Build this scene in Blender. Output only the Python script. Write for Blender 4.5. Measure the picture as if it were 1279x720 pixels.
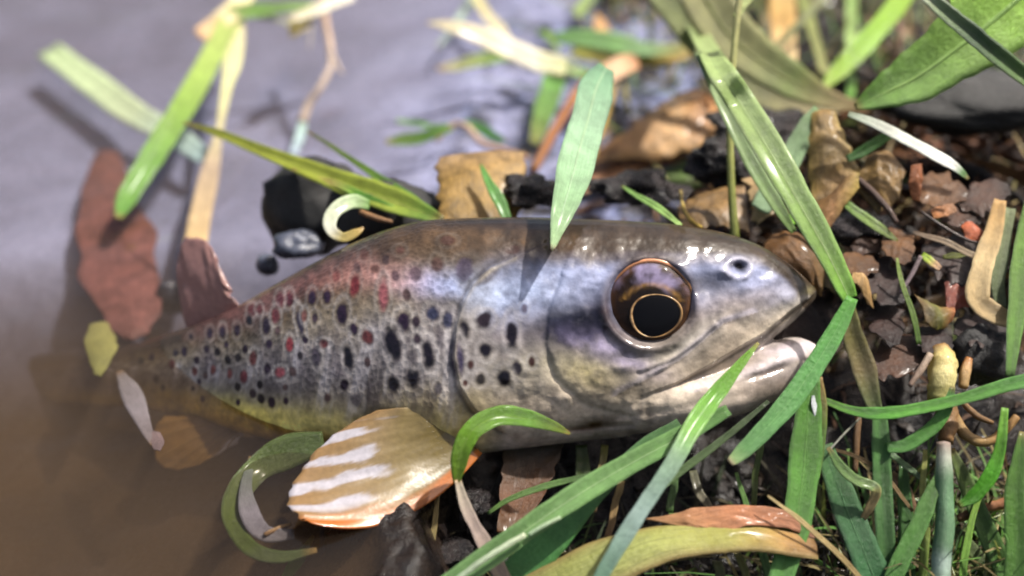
import bpy, bmesh, math, random
import numpy as np
from mathutils import Matrix

for o in list(bpy.data.objects):
    bpy.data.objects.remove(o)
scn = bpy.context.scene
COL = scn.collection
random.seed(7)
RNG = np.random.default_rng(11)

# ------------------------------------------------------------------ frame
S = 1e-4                     # one design unit = 0.1 mm
D = 1450.0                   # camera distance from the fish, in units
H0 = 150.0                   # height of the aim point over the water
PITCH = math.radians(34)
SP, CP = math.sin(PITCH), math.cos(PITCH)
NV = np.array([0, -CP, SP]); UV = np.array([0, SP, CP]); RV = np.array([1.0, 0, 0])
T0 = np.array([0, 0, H0])

# ------------------------------------------------------------------ camera, sky, sun, exposure
cam = bpy.data.cameras.new('camera')
cam.sensor_width = 36.0
cam.lens = 36.0 * D / 1279.0
cam.clip_start = 0.002
cam.clip_end = 100
cam.dof.use_dof = True
cam.dof.focus_distance = (D - 70) * S
cam.dof.aperture_fstop = 11.0
co = bpy.data.objects.new('camera', cam)
COL.objects.link(co)
cpos = (T0 + D * NV) * S
co.matrix_world = Matrix(((1, 0, 0, cpos[0]), (0, UV[1], NV[1], cpos[1]), (0, UV[2], NV[2], cpos[2]), (0, 0, 0, 1)))
scn.camera = co

SUN_EL, SUN_AZ = math.radians(60), math.radians(72)
world = bpy.data.worlds.new('World')
scn.world = world
world.use_nodes = True
wn = world.node_tree
sky = wn.nodes.new('ShaderNodeTexSky')
sky.sky_type = 'NISHITA'
sky.sun_disc = False
sky.sun_elevation = SUN_EL
sky.sun_rotation = SUN_AZ
sky.air_density = 1.0
sky.dust_density = 7.0
sky.ozone_density = 0.4
bg = wn.nodes['Background']
wn.links.new(sky.outputs[0], bg.inputs['Color'])
bg.inputs['Strength'].default_value = 0.078
sl = bpy.data.lights.new('sun', 'SUN')
sl.energy = 4.2
sl.angle = math.radians(1.5)
sl.color = (1.0, 0.95, 0.87)
so = bpy.data.objects.new('sun', sl)
COL.objects.link(so)
sd = np.array([math.sin(SUN_AZ) * math.cos(SUN_EL), math.cos(SUN_AZ) * math.cos(SUN_EL), math.sin(SUN_EL)])
from mathutils import Vector
so.rotation_euler = Vector(sd).to_track_quat('Z', 'Y').to_euler()
so.location = (0, 0, 1)
scn.view_settings.view_transform = 'Standard'
scn.view_settings.look = 'None'
scn.view_settings.exposure = 0.95
scn.view_settings.gamma = 1
scn.render.engine = 'CYCLES'
scn.render.film_transparent = False
scn.cycles.filter_width = 2.0

# ------------------------------------------------------------------ noise and maths
def _hash(ix, iy, iz):
    n = (ix * 374761393 + iy * 668265263 + iz * 2147483647 * 3 + 144665) & 0xffffffff
    n = ((n ^ (n >> 13)) * 1274126177) & 0xffffffff
    n = ((n ^ (n >> 16)) * 2246822519) & 0xffffffff
    return ((n ^ (n >> 15)) & 0xffff) / 65535.0

def noise(x, y, z=0.0):
    x, y, z = np.broadcast_arrays(np.asarray(x, float), np.asarray(y, float), np.asarray(z, float))
    ix, iy, iz = np.floor(x).astype(np.int64), np.floor(y).astype(np.int64), np.floor(z).astype(np.int64)
    fx, fy, fz = x - ix, y - iy, z - iz
    fx, fy, fz = fx * fx * (3 - 2 * fx), fy * fy * (3 - 2 * fy), fz * fz * (3 - 2 * fz)
    r = 0
    for a in (0, 1):
        for b in (0, 1):
            for c in (0, 1):
                w = (fx if a else 1 - fx) * (fy if b else 1 - fy) * (fz if c else 1 - fz)
                r = r + w * _hash(ix + a, iy + b, iz + c)
    return r * 2 - 1

def fbm(x, y, z=0.0, o=4):
    r, a, f = 0, 1.0, 1.0
    for k in range(o):
        r = r + a * noise(np.asarray(x) * f + 17 * k, np.asarray(y) * f - 9 * k, np.asarray(z) * f + 5 * k)
        a *= 0.5; f *= 2.03
    return r

def sstep(a, b, x):
    t = np.clip((np.asarray(x, float) - a) / (b - a), 0, 1)
    return t * t * (3 - 2 * t)

def lin(c):
    c = np.asarray(c, float) / 255.0
    return np.where(c <= 0.04045, c / 12.92, ((c + 0.055) / 1.055) ** 2.4)

def frame_pt(px, py, Z):
    k = (D - Z) / D
    return np.stack([(np.asarray(px, float) - 639.5) * k, (359.5 - np.asarray(py, float)) * k, np.asarray(Z, float) + 0 * np.asarray(px, float)], -1)

def to_world(p):
    p = np.asarray(p, float)
    return T0 + p[..., 0:1] * RV + p[..., 1:2] * UV + p[..., 2:3] * NV

def Zh(py, h):
    A = (359.5 - py) * CP
    return (h - H0 - A) / (SP - A / D)

# ------------------------------------------------------------------ terrain
def ground_h(X, Y, fine=True):
    X = np.asarray(X, float); Y = np.asarray(Y, float)
    wl = np.interp(Y, [-2000, -340, -150, 100, 625, 1000, 1427, 4000], [-250, -150, -170, -190, -105, -60, 10, 300])
    wl = wl + 45 * noise(X * 0.004, Y * 0.004, 3.3) + 15 * noise(X * 0.02, Y * 0.02, 1.3)
    s = X - wl
    deep = -230 * (1 - np.exp(np.minimum(s, 0) / 240.0))
    back = sstep(60, 260, Y)
    deep = deep * (1 - 0.66 * sstep(120, 480, Y))
    shelf = np.where(s > 0, back * (-7 + 0.030 * np.minimum(s, 900)) + (1 - back) * (6 - 150 * sstep(40, 150, s)), 0)
    shelf = shelf * sstep(0, 60, s)
    bank = 58 * sstep(430, 720, s) * sstep(-190, 20, Y) + 70 * sstep(40, 230, s) * np.exp(-((Y - 40) / 90.0) ** 2) * (1 - back) * sstep(60, 300, s) + 40 * sstep(-330, -420, Y) * sstep(40, 230, s) * 0
    far = 60 * sstep(1500, 6000, s) + 90 * sstep(2500, 9000, Y) * sstep(0, 500, s)
    h = deep + shelf + bank + far
    amp = 0.35 + 0.65 * sstep(-60, 120, s)
    core = np.exp(-((X / 2500.0) ** 2 + ((Y - 500) / 2500.0) ** 2))
    h = h + amp * core * (10 - 7 * sstep(-120, -200, Y) * sstep(200, -50, X)) * fbm(X * 0.012, Y * 0.012, 0.7, 3)
    if fine:
        h = h + 9.0 * sstep(380, 560, X) * sstep(-80, 60, Y) * core * fbm(X * 0.03, Y * 0.03, 2.7, 4)
        h = h + amp * core * (4.5 * fbm(X * 0.05, Y * 0.05, 4.7, 4) + 3.0 * np.abs(fbm(X * 0.11, Y * 0.11, 8.1, 2)))
    return h

def ground_Z(px, py, dh=0.0):
    lo, hi = Zh(py, -180.0), Zh(py, 260.0)
    lo = max(lo, -6000)
    prev = None
    Zs = np.linspace(hi, lo, 500)
    p = to_world(frame_pt(np.full(500, px), np.full(500, py), Zs))
    d = p[:, 2] - dh - ground_h(p[:, 0], p[:, 1], False)
    i = np.argmax(d <= 0)
    return Zs[i] if d[i] <= 0 else Zh(py, dh)

def P(px, py, m):
    """pixel + height over the water (number), 'z..' distance to the camera side of the fish, 'g..' height over the ground"""
    if isinstance(m, str):
        Z = float(m[1:] or 0) if m[0] == 'z' else ground_Z(px, py, float(m[1:] or 0))
    else:
        Z = Zh(py, m)
    return to_world(frame_pt(px, py, Z)), (D - Z) / D

# ------------------------------------------------------------------ materials
def mat(name):
    m = bpy.data.materials.new(name)
    m.use_nodes = True
    nt = m.node_tree
    b = nt.nodes['Principled BSDF']
    return m, nt, b

def N(nt, typ, **kw):
    n = nt.nodes.new('ShaderNode' + typ)
    for k, v in kw.items():
        if k in n.inputs.keys():
            n.inputs[k].default_value = v
        else:
            setattr(n, k, v)
    return n

def plant_material(name, rough, trans, coat, stripe, blotch):
    m, nt, b = mat(name)
    L = nt.links.new
    col = N(nt, 'Attribute', attribute_name='col')
    uv = N(nt, 'Attribute', attribute_name='strip')
    sc = N(nt, 'Mapping'); sc.inputs['Scale'].default_value = (1.6, 46.0, 1.0)
    L(uv.outputs['Vector'], sc.inputs['Vector'])
    ns = N(nt, 'TexNoise', Scale=1.0, Detail=5.0, Roughness=0.65)
    L(sc.outputs[0], ns.inputs['Vector'])
    ge = N(nt, 'NewGeometry')
    n2 = N(nt, 'TexNoise', Scale=420.0, Detail=7.0, Roughness=0.7)
    L(ge.outputs['Position'], n2.inputs['Vector'])
    n3 = N(nt, 'TexNoise', Scale=1900.0, Detail=2.0)
    L(ge.outputs['Position'], n3.inputs['Vector'])
    r1 = N(nt, 'MapRange'); r1.inputs['From Min'].default_value = 0.25; r1.inputs['From Max'].default_value = 0.75
    r1.inputs['To Min'].default_value = 1 - stripe; r1.inputs['To Max'].default_value = 1 + stripe
    L(ns.outputs['Fac'], r1.inputs['Value'])
    r2 = N(nt, 'MapRange'); r2.inputs['From Min'].default_value = 0.3; r2.inputs['From Max'].default_value = 0.7
    r2.inputs['To Min'].default_value = 1 - blotch; r2.inputs['To Max'].default_value = 1 + blotch * 0.7
    L(n2.outputs['Fac'], r2.inputs['Value'])
    mu = N(nt, 'Math', operation='MULTIPLY')
    L(r1.outputs[0], mu.inputs[0]); L(r2.outputs[0], mu.inputs[1])
    vm = N(nt, 'VectorMath', operation='SCALE')
    L(col.outputs['Color'], vm.inputs[0]); L(mu.outputs[0], vm.inputs['Scale'])
    # brown specks of decay
    sp = N(nt, 'MapRange'); sp.inputs['From Min'].default_value = 0.66; sp.inputs['From Max'].default_value = 0.74
    sp.inputs['To Max'].default_value = 0.55
    L(n2.outputs['Fac'], sp.inputs['Value'])
    mx = N(nt, 'Mix', data_type='RGBA', blend_type='MULTIPLY')
    L(sp.outputs[0], mx.inputs['Factor']); L(vm.outputs[0], mx.inputs['A'])
    mx.inputs['B'].default_value = (0.62, 0.45, 0.28, 1)
    L(mx.outputs['Result'], b.inputs['Base Color'])
    b.inputs['Roughness'].default_value = rough
    rr = N(nt, 'MapRange'); rr.inputs['To Min'].default_value = rough - 0.14; rr.inputs['To Max'].default_value = rough + 0.16
    L(n2.outputs['Fac'], rr.inputs['Value']); L(rr.outputs[0], b.inputs['Roughness'])
    b.inputs['Coat Weight'].default_value = coat
    b.inputs['Coat Roughness'].default_value = 0.15
    bp = N(nt, 'Bump', Strength=0.6, Distance=0.00022)
    ad = N(nt, 'Math', operation='ADD')
    L(ns.outputs['Fac'], ad.inputs[0]); L(n3.outputs['Fac'], ad.inputs[1])
    L(ad.outputs[0], bp.inputs['Height']); L(bp.outputs[0], b.inputs['Normal'])
    tr = N(nt, 'BsdfTranslucent')
    L(mx.outputs['Result'], tr.inputs['Color']); L(bp.outputs[0], tr.inputs['Normal'])
    ms = N(nt, 'MixShader'); ms.inputs[0].default_value = trans
    L(b.outputs[0], ms.inputs[1]); L(tr.outputs[0], ms.inputs[2])
    L(ms.outputs[0], nt.nodes['Material Output'].inputs['Surface'])
    return m

M_GRASS = plant_material('grass_leaf', 0.40, 0.34, 0.12, 0.34, 0.26)
M_DRY = plant_material('dry_straw', 0.55, 0.22, 0.10, 0.30, 0.28)
M_LEAF = plant_material('wet_dead_leaf', 0.48, 0.32, 0.08, 0.36, 0.55)
M_ROT = plant_material('rotten_leaf', 0.38, 0.06, 0.35, 0.3, 0.6)

def mud_material(name, c1, c2, rough, bump, scale):
    m, nt, b = mat(name)
    L = nt.links.new
    ge = N(nt, 'NewGeometry')
    n1 = N(nt, 'TexNoise', Scale=scale, Detail=8.0, Roughness=0.65)
    n2 = N(nt, 'TexNoise', Scale=scale * 5, Detail=6.0, Roughness=0.7)
    L(ge.outputs['Position'], n1.inputs['Vector']); L(ge.outputs['Position'], n2.inputs['Vector'])
    rp = N(nt, 'ValToRGB')
    rp.color_ramp.elements[0].position = 0.38; rp.color_ramp.elements[0].color = (*c1, 1)
    rp.color_ramp.elements[1].position = 0.68; rp.color_ramp.elements[1].color = (*c2, 1)
    L(n1.outputs['Fac'], rp.inputs['Fac']); L(rp.outputs[0], b.inputs['Base Color'])
    rr = N(nt, 'MapRange'); rr.inputs['From Min'].default_value = 0.3; rr.inputs['From Max'].default_value = 0.7
    rr.inputs['To Min'].default_value = max(rough - 0.2, 0.05); rr.inputs['To Max'].default_value = rough + 0.2
    L(n2.outputs['Fac'], rr.inputs['Value']); L(rr.outputs[0], b.inputs['Roughness'])
    bp = N(nt, 'Bump', Strength=bump, Distance=0.0006)
    L(n2.outputs['Fac'], bp.inputs['Height']); L(bp.outputs[0], b.inputs['Normal'])
    return m, nt, b, rp

M_MUD, _nt, _b, _rp = mud_material('dark_wet_mud', (0.004, 0.0035, 0.004), (0.018, 0.012, 0.009), 0.26, 0.6, 150.0)
_b.inputs['Specular IOR Level'].default_value = 0.28
# silt bed under the water: brown close by, the sky's reflection painted lavender further out
_L = _nt.links.new
_ge = N(_nt, 'NewGeometry'); _sx = N(_nt, 'SeparateXYZ'); _L(_ge.outputs['Position'], _sx.inputs[0])
_n = N(_nt, 'TexNoise', Scale=34.0, Detail=5.0, Distortion=0.8); _L(_ge.outputs['Position'], _n.inputs['Vector'])
_silt = N(_nt, 'ValToRGB')
_silt.color_ramp.elements[0].position = 0.35; _silt.color_ramp.elements[0].color = (0.022, 0.014, 0.008, 1)
_silt.color_ramp.elements[1].position = 0.7; _silt.color_ramp.elements[1].color = (0.105, 0.066, 0.034, 1)
_L(_n.outputs['Fac'], _silt.inputs['Fac'])
_sky_sheen = N(_nt, 'ValToRGB')
_sky_sheen.color_ramp.elements[0].position = 0.3; _sky_sheen.color_ramp.elements[0].color = (0.22, 0.25, 0.42, 1)
_sky_sheen.color_ramp.elements[1].position = 0.7; _sky_sheen.color_ramp.elements[1].color = (0.42, 0.475, 0.78, 1)
_L(_n.outputs['Fac'], _sky_sheen.inputs['Fac'])
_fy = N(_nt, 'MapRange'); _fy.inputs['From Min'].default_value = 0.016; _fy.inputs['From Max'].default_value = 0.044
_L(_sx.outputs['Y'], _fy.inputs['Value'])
_m1 = N(_nt, 'Mix', data_type='RGBA'); _L(_fy.outputs[0], _m1.inputs['Factor']); _L(_silt.outputs[0], _m1.inputs['A']); _L(_sky_sheen.outputs[0], _m1.inputs['B'])
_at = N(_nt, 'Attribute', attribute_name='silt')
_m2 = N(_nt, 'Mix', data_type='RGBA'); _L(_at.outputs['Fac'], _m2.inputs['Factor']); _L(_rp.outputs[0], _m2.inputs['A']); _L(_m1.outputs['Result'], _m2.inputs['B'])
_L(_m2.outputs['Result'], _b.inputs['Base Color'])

M_BLACK = mud_material('mud_shade_black', (0.003, 0.003, 0.003), (0.010, 0.009, 0.009), 0.6, 0.5, 400.0)[0]  # near-black colour that paints deep shade on the lumps
M_CLOD = mud_material('wet_clod', (0.006, 0.005, 0.006), (0.032, 0.022, 0.020), 0.22, 0.9, 420.0)[0]
M_PEB = mud_material('wet_pebble', (0.03, 0.035, 0.05), (0.10, 0.11, 0.15), 0.2, 0.25, 500.0)[0]

# water: fresnel sheen over tinted clear water, a little silt in suspension
M_WATER, nt, b = mat('stream_water')
nt.nodes.remove(b)
L = nt.links.new
tb = N(nt, 'BsdfTransparent'); tb.inputs['Color'].default_value = (0.90, 0.86, 0.81, 1)
df = N(nt, 'BsdfDiffuse'); df.inputs['Color'].default_value = (0.062, 0.048, 0.036, 1)
gl = N(nt, 'BsdfGlossy', Roughness=0.05)
m1 = N(nt, 'MixShader'); m1.inputs[0].default_value = 0.06
L(tb.outputs[0], m1.inputs[1]); L(df.outputs[0], m1.inputs[2])
fr = N(nt, 'Fresnel', IOR=1.34)
ge = N(nt, 'NewGeometry')
nn = N(nt, 'TexNoise', Scale=38.0, Detail=2.0, Distortion=0.6)
n4 = N(nt, 'TexNoise', Scale=170.0, Detail=1.0)
L(ge.outputs['Position'], nn.inputs['Vector']); L(ge.outputs['Position'], n4.inputs['Vector'])
av = N(nt, 'Math', operation='MULTIPLY_ADD'); av.inputs[1].default_value = 0.16
L(n4.outputs['Fac'], av.inputs[0]); L(nn.outputs['Fac'], av.inputs[2])
bp = N(nt, 'Bump', Strength=0.8, Distance=0.0030)
L(av.outputs[0], bp.inputs['Height'])
L(bp.outputs[0], gl.inputs['Normal']); L(bp.outputs[0], fr.inputs['Normal'])
m2 = N(nt, 'MixShader')
L(fr.outputs[0], m2.inputs[0]); L(m1.outputs[0], m2.inputs[1]); L(gl.outputs[0], m2.inputs[2])
L(m2.outputs[0], nt.nodes['Material Output'].inputs['Surface'])
pv = N(nt, 'VolumePrincipled', Density=30.0)
pv.inputs['Color'].default_value = (0.30, 0.215, 0.14, 1)
L(pv.outputs[0], nt.nodes['Material Output'].inputs['Volume'])

# fish skin
M_SKIN, nt, b = mat('trout_skin')
L = nt.links.new
a = N(nt, 'Attribute', attribute_name='col')
sc = N(nt, 'Attribute', attribute_name='scale_mask')
tc = N(nt, 'TexCoord')
mp = N(nt, 'Mapping'); mp.inputs['Scale'].default_value = (1500, 2000, 900)
L(tc.outputs['Object'], mp.inputs['Vector'])
vo = N(nt, 'TexVoronoi', feature='F1', Scale=1.0)
L(mp.outputs[0], vo.inputs['Vector'])
n2 = N(nt, 'TexNoise', Scale=1400.0, Detail=4.0, Roughness=0.6)
L(tc.outputs['Object'], n2.inputs['Vector'])
n3 = N(nt, 'TexNoise', Scale=330.0, Detail=5.0, Roughness=0.65)
L(tc.outputs['Object'], n3.inputs['Vector'])
mr = N(nt, 'MapRange'); mr.inputs['From Min'].default_value = 0.25; mr.inputs['From Max'].default_value = 0.75
mr.inputs['To Min'].default_value = 0.78; mr.inputs['To Max'].default_value = 1.2
L(n2.outputs['Fac'], mr.inputs['Value'])
mr2 = N(nt, 'MapRange'); mr2.inputs['From Min'].default_value = 0.3; mr2.inputs['From Max'].default_value = 0.7
mr2.inputs['To Min'].default_value = 0.80; mr2.inputs['To Max'].default_value = 1.18
L(n3.outputs['Fac'], mr2.inputs['Value'])
mm = N(nt, 'Math', operation='MULTIPLY'); L(mr.outputs[0], mm.inputs[0]); L(mr2.outputs[0], mm.inputs[1])
# each scale is a little lighter at its rim
vh = N(nt, 'Math', operation='MULTIPLY'); vh.inputs[1].default_value = 0.32; L(vo.outputs['Distance'], vh.inputs[0])
vs = N(nt, 'Math', operation='MULTIPLY_ADD'); L(vh.outputs[0], vs.inputs[0]); L(sc.outputs['Fac'], vs.inputs[1]); vs.inputs[2].default_value = 0.95
m3 = N(nt, 'Math', operation='MULTIPLY'); L(mm.outputs[0], m3.inputs[0]); L(vs.outputs[0], m3.inputs[1])
vm = N(nt, 'VectorMath', operation='SCALE'); L(a.outputs['Color'], vm.inputs[0]); L(m3.outputs[0], vm.inputs['Scale'])
L(vm.outputs[0], b.inputs['Base Color'])
b.inputs['Roughness'].default_value = 0.42
b.inputs['Metallic'].default_value = 0.0
b.inputs['Specular IOR Level'].default_value = 0.12
b.inputs['Coat Weight'].default_value = 0.75
b.inputs['Coat Roughness'].default_value = 0.1
b.inputs['Coat IOR'].default_value = 1.4
hs = N(nt, 'Math', operation='MULTIPLY'); L(vo.outputs['Distance'], hs.inputs[0]); L(sc.outputs['Fac'], hs.inputs[1])
ha = N(nt, 'Math', operation='MULTIPLY_ADD'); L(n3.outputs['Fac'], ha.inputs[0]); ha.inputs[1].default_value = 1.6; L(hs.outputs[0], ha.inputs[2])
hb = N(nt, 'Math', operation='MULTIPLY_ADD'); L(n2.outputs['Fac'], hb.inputs[0]); hb.inputs[1].default_value = 0.4; L(ha.outputs[0], hb.inputs[2])
bp = N(nt, 'Bump', Strength=0.4, Distance=0.00022); L(hb.outputs[0], bp.inputs['Height']); L(bp.outputs[0], b.inputs['Normal'])
cb = N(nt, 'Bump', Strength=0.28, Distance=0.00022); L(ha.outputs[0], cb.inputs['Height']); L(cb.outputs[0], b.inputs['Coat Normal'])

def simple(name, c, rough, metal=0.0, coat=0.0, attr=False, trans=0.0):
    m, nt, b = mat(name)
    if attr:
        a = N(nt, 'Attribute', attribute_name='col')
        ge = N(nt, 'NewGeometry')
        n = N(nt, 'TexNoise', Scale=1600.0, Detail=4.0)
        nt.links.new(ge.outputs['Position'], n.inputs['Vector'])
        r = N(nt, 'MapRange'); r.inputs['To Min'].default_value = 0.7; r.inputs['To Max'].default_value = 1.3
        nt.links.new(n.outputs['Fac'], r.inputs['Value'])
        v = N(nt, 'VectorMath', operation='SCALE')
        nt.links.new(a.outputs['Color'], v.inputs[0]); nt.links.new(r.outputs[0], v.inputs['Scale'])
        nt.links.new(v.outputs[0], b.inputs['Base Color'])
        bp = N(nt, 'Bump', Strength=0.3, Distance=0.0001)
        nt.links.new(n.outputs['Fac'], bp.inputs['Height']); nt.links.new(bp.outputs[0], b.inputs['Normal'])
        if trans:
            tr = N(nt, 'BsdfTranslucent'); nt.links.new(v.outputs[0], tr.inputs['Color'])
            ms = N(nt, 'MixShader'); ms.inputs[0].default_value = trans
            nt.links.new(b.outputs[0], ms.inputs[1]); nt.links.new(tr.outputs[0], ms.inputs[2])
            nt.links.new(ms.outputs[0], nt.nodes['Material Output'].inputs['Surface'])
    else:
        b.inputs['Base Color'].default_value = (*c, 1)
    b.inputs['Roughness'].default_value = rough
    b.inputs['Metallic'].default_value = metal
    b.inputs['Coat Weight'].default_value = coat
    b.inputs['Coat Roughness'].default_value = 0.06
    return m

M_IRIS = simple('iris', (0, 0, 0), 0.5, 0.0, 0.0, True)
M_IRIS.node_tree.nodes['Principled BSDF'].inputs['Specular IOR Level'].default_value = 0.12
M_PUPIL = simple('pupil', (0.001, 0.001, 0.002), 0.5)
M_PUPIL.node_tree.nodes['Principled BSDF'].inputs['Specular IOR Level'].default_value = 0.1
M_GOLD = simple('gold_ring', (0.36, 0.24, 0.13), 0.4, 0.1)
M_RIM = simple('eye_rim', (0, 0, 0), 0.35, 0.1, 0.5, True)
M_FIN = simple('fin_membrane', (0, 0, 0), 0.3, 0.0, 0.5, True, 0.32)
M_CORNEA, nt, b = mat('cornea')
nt.nodes.remove(b)
tb = N(nt, 'BsdfTransparent'); gl = N(nt, 'BsdfGlossy', Roughness=0.02); fr = N(nt, 'Fresnel', IOR=1.17)
m2 = N(nt, 'MixShader')
nt.links.new(fr.outputs[0], m2.inputs[0]); nt.links.new(tb.outputs[0], m2.inputs[1]); nt.links.new(gl.outputs[0], m2.inputs[2])
nt.links.new(m2.outputs[0], nt.nodes['Material Output'].inputs['Surface'])

# ------------------------------------------------------------------ object helpers
def tag(o, label=None, cat=None, group=None, kind=None):
    if label: o['label'] = label
    if cat: o['category'] = cat
    if group: o['group'] = group
    if kind: o['kind'] = kind
    return o

def mesh_obj(name, verts, faces, material, parent=None, cols=None, strip=None, smooth=True, origin=None, extra=None):
    """verts in world design units"""
    v = np.asarray(verts, float) * S
    org = np.zeros(3)
    if parent is not None:
        org = np.array(parent.get('_org', (0, 0, 0)))
    elif origin is not None:
        org = np.asarray(origin) * S
    v = v - org
    me = bpy.data.meshes.new(name)
    faces = [list(map(int, f)) for f in faces] if not isinstance(faces, np.ndarray) else faces
    if isinstance(faces, np.ndarray):
        n = faces.shape[1]
        me.vertices.add(len(v)); me.vertices.foreach_set('co', v.astype(np.float32).ravel())
        me.loops.add(faces.size); me.loops.foreach_set('vertex_index', faces.astype(np.int32).ravel())
        me.polygons.add(len(faces))
        me.polygons.foreach_set('loop_start', np.arange(0, faces.size, n, dtype=np.int32))
        me.update(calc_edges=True); me.validate()
    else:
        me.from_pydata(v.tolist(), [], faces); me.update()
    if smooth:
        me.polygons.foreach_set('use_smooth', np.ones(len(me.polygons), bool))
    if cols is not None:
        at = me.attributes.new('col', 'FLOAT_COLOR', 'POINT')
        c = np.ones((len(v), 4), np.float32); c[:, :3] = cols
        at.data.foreach_set('color', c.ravel())
    if strip is not None:
        at = me.attributes.new('strip', 'FLOAT_VECTOR', 'POINT')
        at.data.foreach_set('vector', np.asarray(strip, np.float32).ravel())
    if extra:
        for k, arr in extra.items():
            at = me.attributes.new(k, 'FLOAT', 'POINT')
            at.data.foreach_set('value', np.asarray(arr, np.float32))
    me.materials.append(material)
    o = bpy.data.objects.new(name, me)
    COL.objects.link(o)
    if parent is not None:
        o.parent = parent
        o['_org'] = [float(x) for x in org]
    else:
        o.location = org
        o['_org'] = [float(x) for x in org]
    return o

def empty(name, pos):
    o = bpy.data.objects.new(name, None)
    o.empty_display_size = 0.002
    COL.objects.link(o)
    o.location = np.asarray(pos) * S
    o['_org'] = [float(x) for x in np.asarray(pos) * S]
    return o

def catmull(pts, n=7):
    p = np.asarray(pts, float)
    if len(p) == 2:
        t = np.linspace(0, 1, n + 1)[:, None]
        return p[0] * (1 - t) + p[1] * t
    q = np.vstack([2 * p[0] - p[1], p, 2 * p[-1] - p[-2]])
    out = []
    for i in range(1, len(q) - 2):
        for k in range(n):
            t = k / n
            a, b_, c, d = q[i - 1], q[i], q[i + 1], q[i + 2]
            out.append(0.5 * ((2 * b_) + (-a + c) * t + (2 * a - 5 * b_ + 4 * c - d) * t * t + (-a + 3 * b_ - 3 * c + d) * t ** 3))
    out.append(p[-1])
    return np.array(out)

def unit(v):
    return v / (np.linalg.norm(v, axis=-1, keepdims=True) + 1e-9)

def gradient(stops, t):
    if isinstance(stops[0], (int, float)):
        stops = [(0, stops)]
    ts = [s[0] for s in stops]
    cs = np.array([lin(s[1]) for s in stops])
    return np.stack([np.interp(t, ts, cs[:, i]) for i in range(3)], -1)

def blade_geo(pts, cols, fold=0.18, thick=2.2, roll=0.0, twist=0.0, n=7, wob=1.2, lift=0.35):
    """a grass blade or flat stem through (px, py, where, width)"""
    c, w = [], []
    for (px, py, m, wd) in pts:
        q, k = P(px, py, m)
        c.append(q); w.append(max(wd * k, 1.2))
    cw = catmull(np.hstack([np.array(c), np.array(w)[:, None]]), n)
    c, w = cw[:, :3], np.maximum(cw[:, 3], 0.8)
    seed = float(abs(c[0, 0] * 0.37 + c[0, 1] * 0.91) % 97)
    t = np.linspace(0, 1, len(c))
    c = c + wob * np.stack([noise(t * 5 + seed, seed), noise(t * 5, seed + 7), noise(t * 5 + 3, seed + 2)], -1)
    w = w * (1 + 0.07 * noise(t * 6, seed + 4) + 0.05 * noise(t * 23, seed + 9))
    tg = unit(np.gradient(c, axis=0))
    cp = (T0 + D * NV)
    view = unit(unit(cp - c) + np.array([0.12, 0, lift]))
    side = unit(np.cross(tg, view))
    nor = unit(np.cross(side, tg))
    ang = np.radians(roll + twist * t)[:, None]
    sd, nr = side * np.cos(ang) + nor * np.sin(ang), nor * np.cos(ang) - side * np.sin(ang)
    us = np.array([-0.5, -0.34, -0.17, 0.0, 0.17, 0.34, 0.5])
    m = len(us)
    edge = np.array([0.25, 0.8, 1, 1.1, 1, 0.8, 0.25])
    V, ST = [], []
    for sgn in (1, -1):
        for j in range(m):
            uu = us[j] if sgn > 0 else us[m - 1 - j]
            prof = fold * (abs(uu) * 2 - 0.5) + 0.03 * math.sin(uu * 19)
            hgt = prof * w + sgn * thick * 0.5 * edge[j] * np.minimum(1, w / 8)
            V.append(c + sd * (w * uu)[:, None] + nr * hgt[:, None])
            ST.append(np.stack([t * 9 + seed, np.full(len(t), uu * min(3, max(w.mean() / 14, .3))), np.full(len(t), seed)], -1))
    V = np.stack(V, 1); ST = np.stack(ST, 1)
    nr_, m2 = V.shape[0], V.shape[1]
    idx = np.arange(nr_ * m2).reshape(nr_, m2)
    a, b_ = idx[:-1], idx[1:]
    f = np.stack([a, np.roll(a, -1, 1), np.roll(b_, -1, 1), b_], -1).reshape(-1, 4)
    faces = [list(x) for x in f.tolist()] + [idx[0][::-1].tolist(), idx[-1].tolist()]
    colr = gradient(cols, t)
    for tt, ww in ((1 - t, w[-1]), (t, w[0])):
        if ww < 0.4 * w.max():
            e_ = (0.7 * (1 - sstep(0.0, 0.07, tt)))[:, None]
            colr = colr * (1 - e_) + lin((150, 116, 66)) * e_
    colr = colr * (1 + 0.16 * noise(t * 7 + seed, seed))[:, None]
    colr = colr[:, None, :].repeat(m2, 1)
    return V.reshape(-1, 3), faces, colr.reshape(-1, 3), ST.reshape(-1, 3), c, nr, w

BLADES = {}
def blade(name, label, cat, pts, cols, material=None, group=None, parent=None, rib=None, **kw):
    V, F, C, ST, c, nr, w = blade_geo(pts, cols, **kw)
    o = mesh_obj(name, V, F, material or M_GRASS, parent, C, ST, origin=c[0])
    if parent is None:
        tag(o, label, cat, group)
    elif label:
        o['label'] = label
    if rib is not None:
        q = c + nr * (1.0 - kw.get('fold', 0.18) * 0.5 * w[:, None])
        tube('midrib', q - nr * 0.35, np.maximum(0.036 * w, 0.6), [(0, tuple(0.55 * np.array(rib) + 0.45 * np.array(cols[len(cols) // 2][1] if not isinstance(cols[0], (int, float)) else cols)))], M_GRASS, parent=o)
    return o

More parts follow.
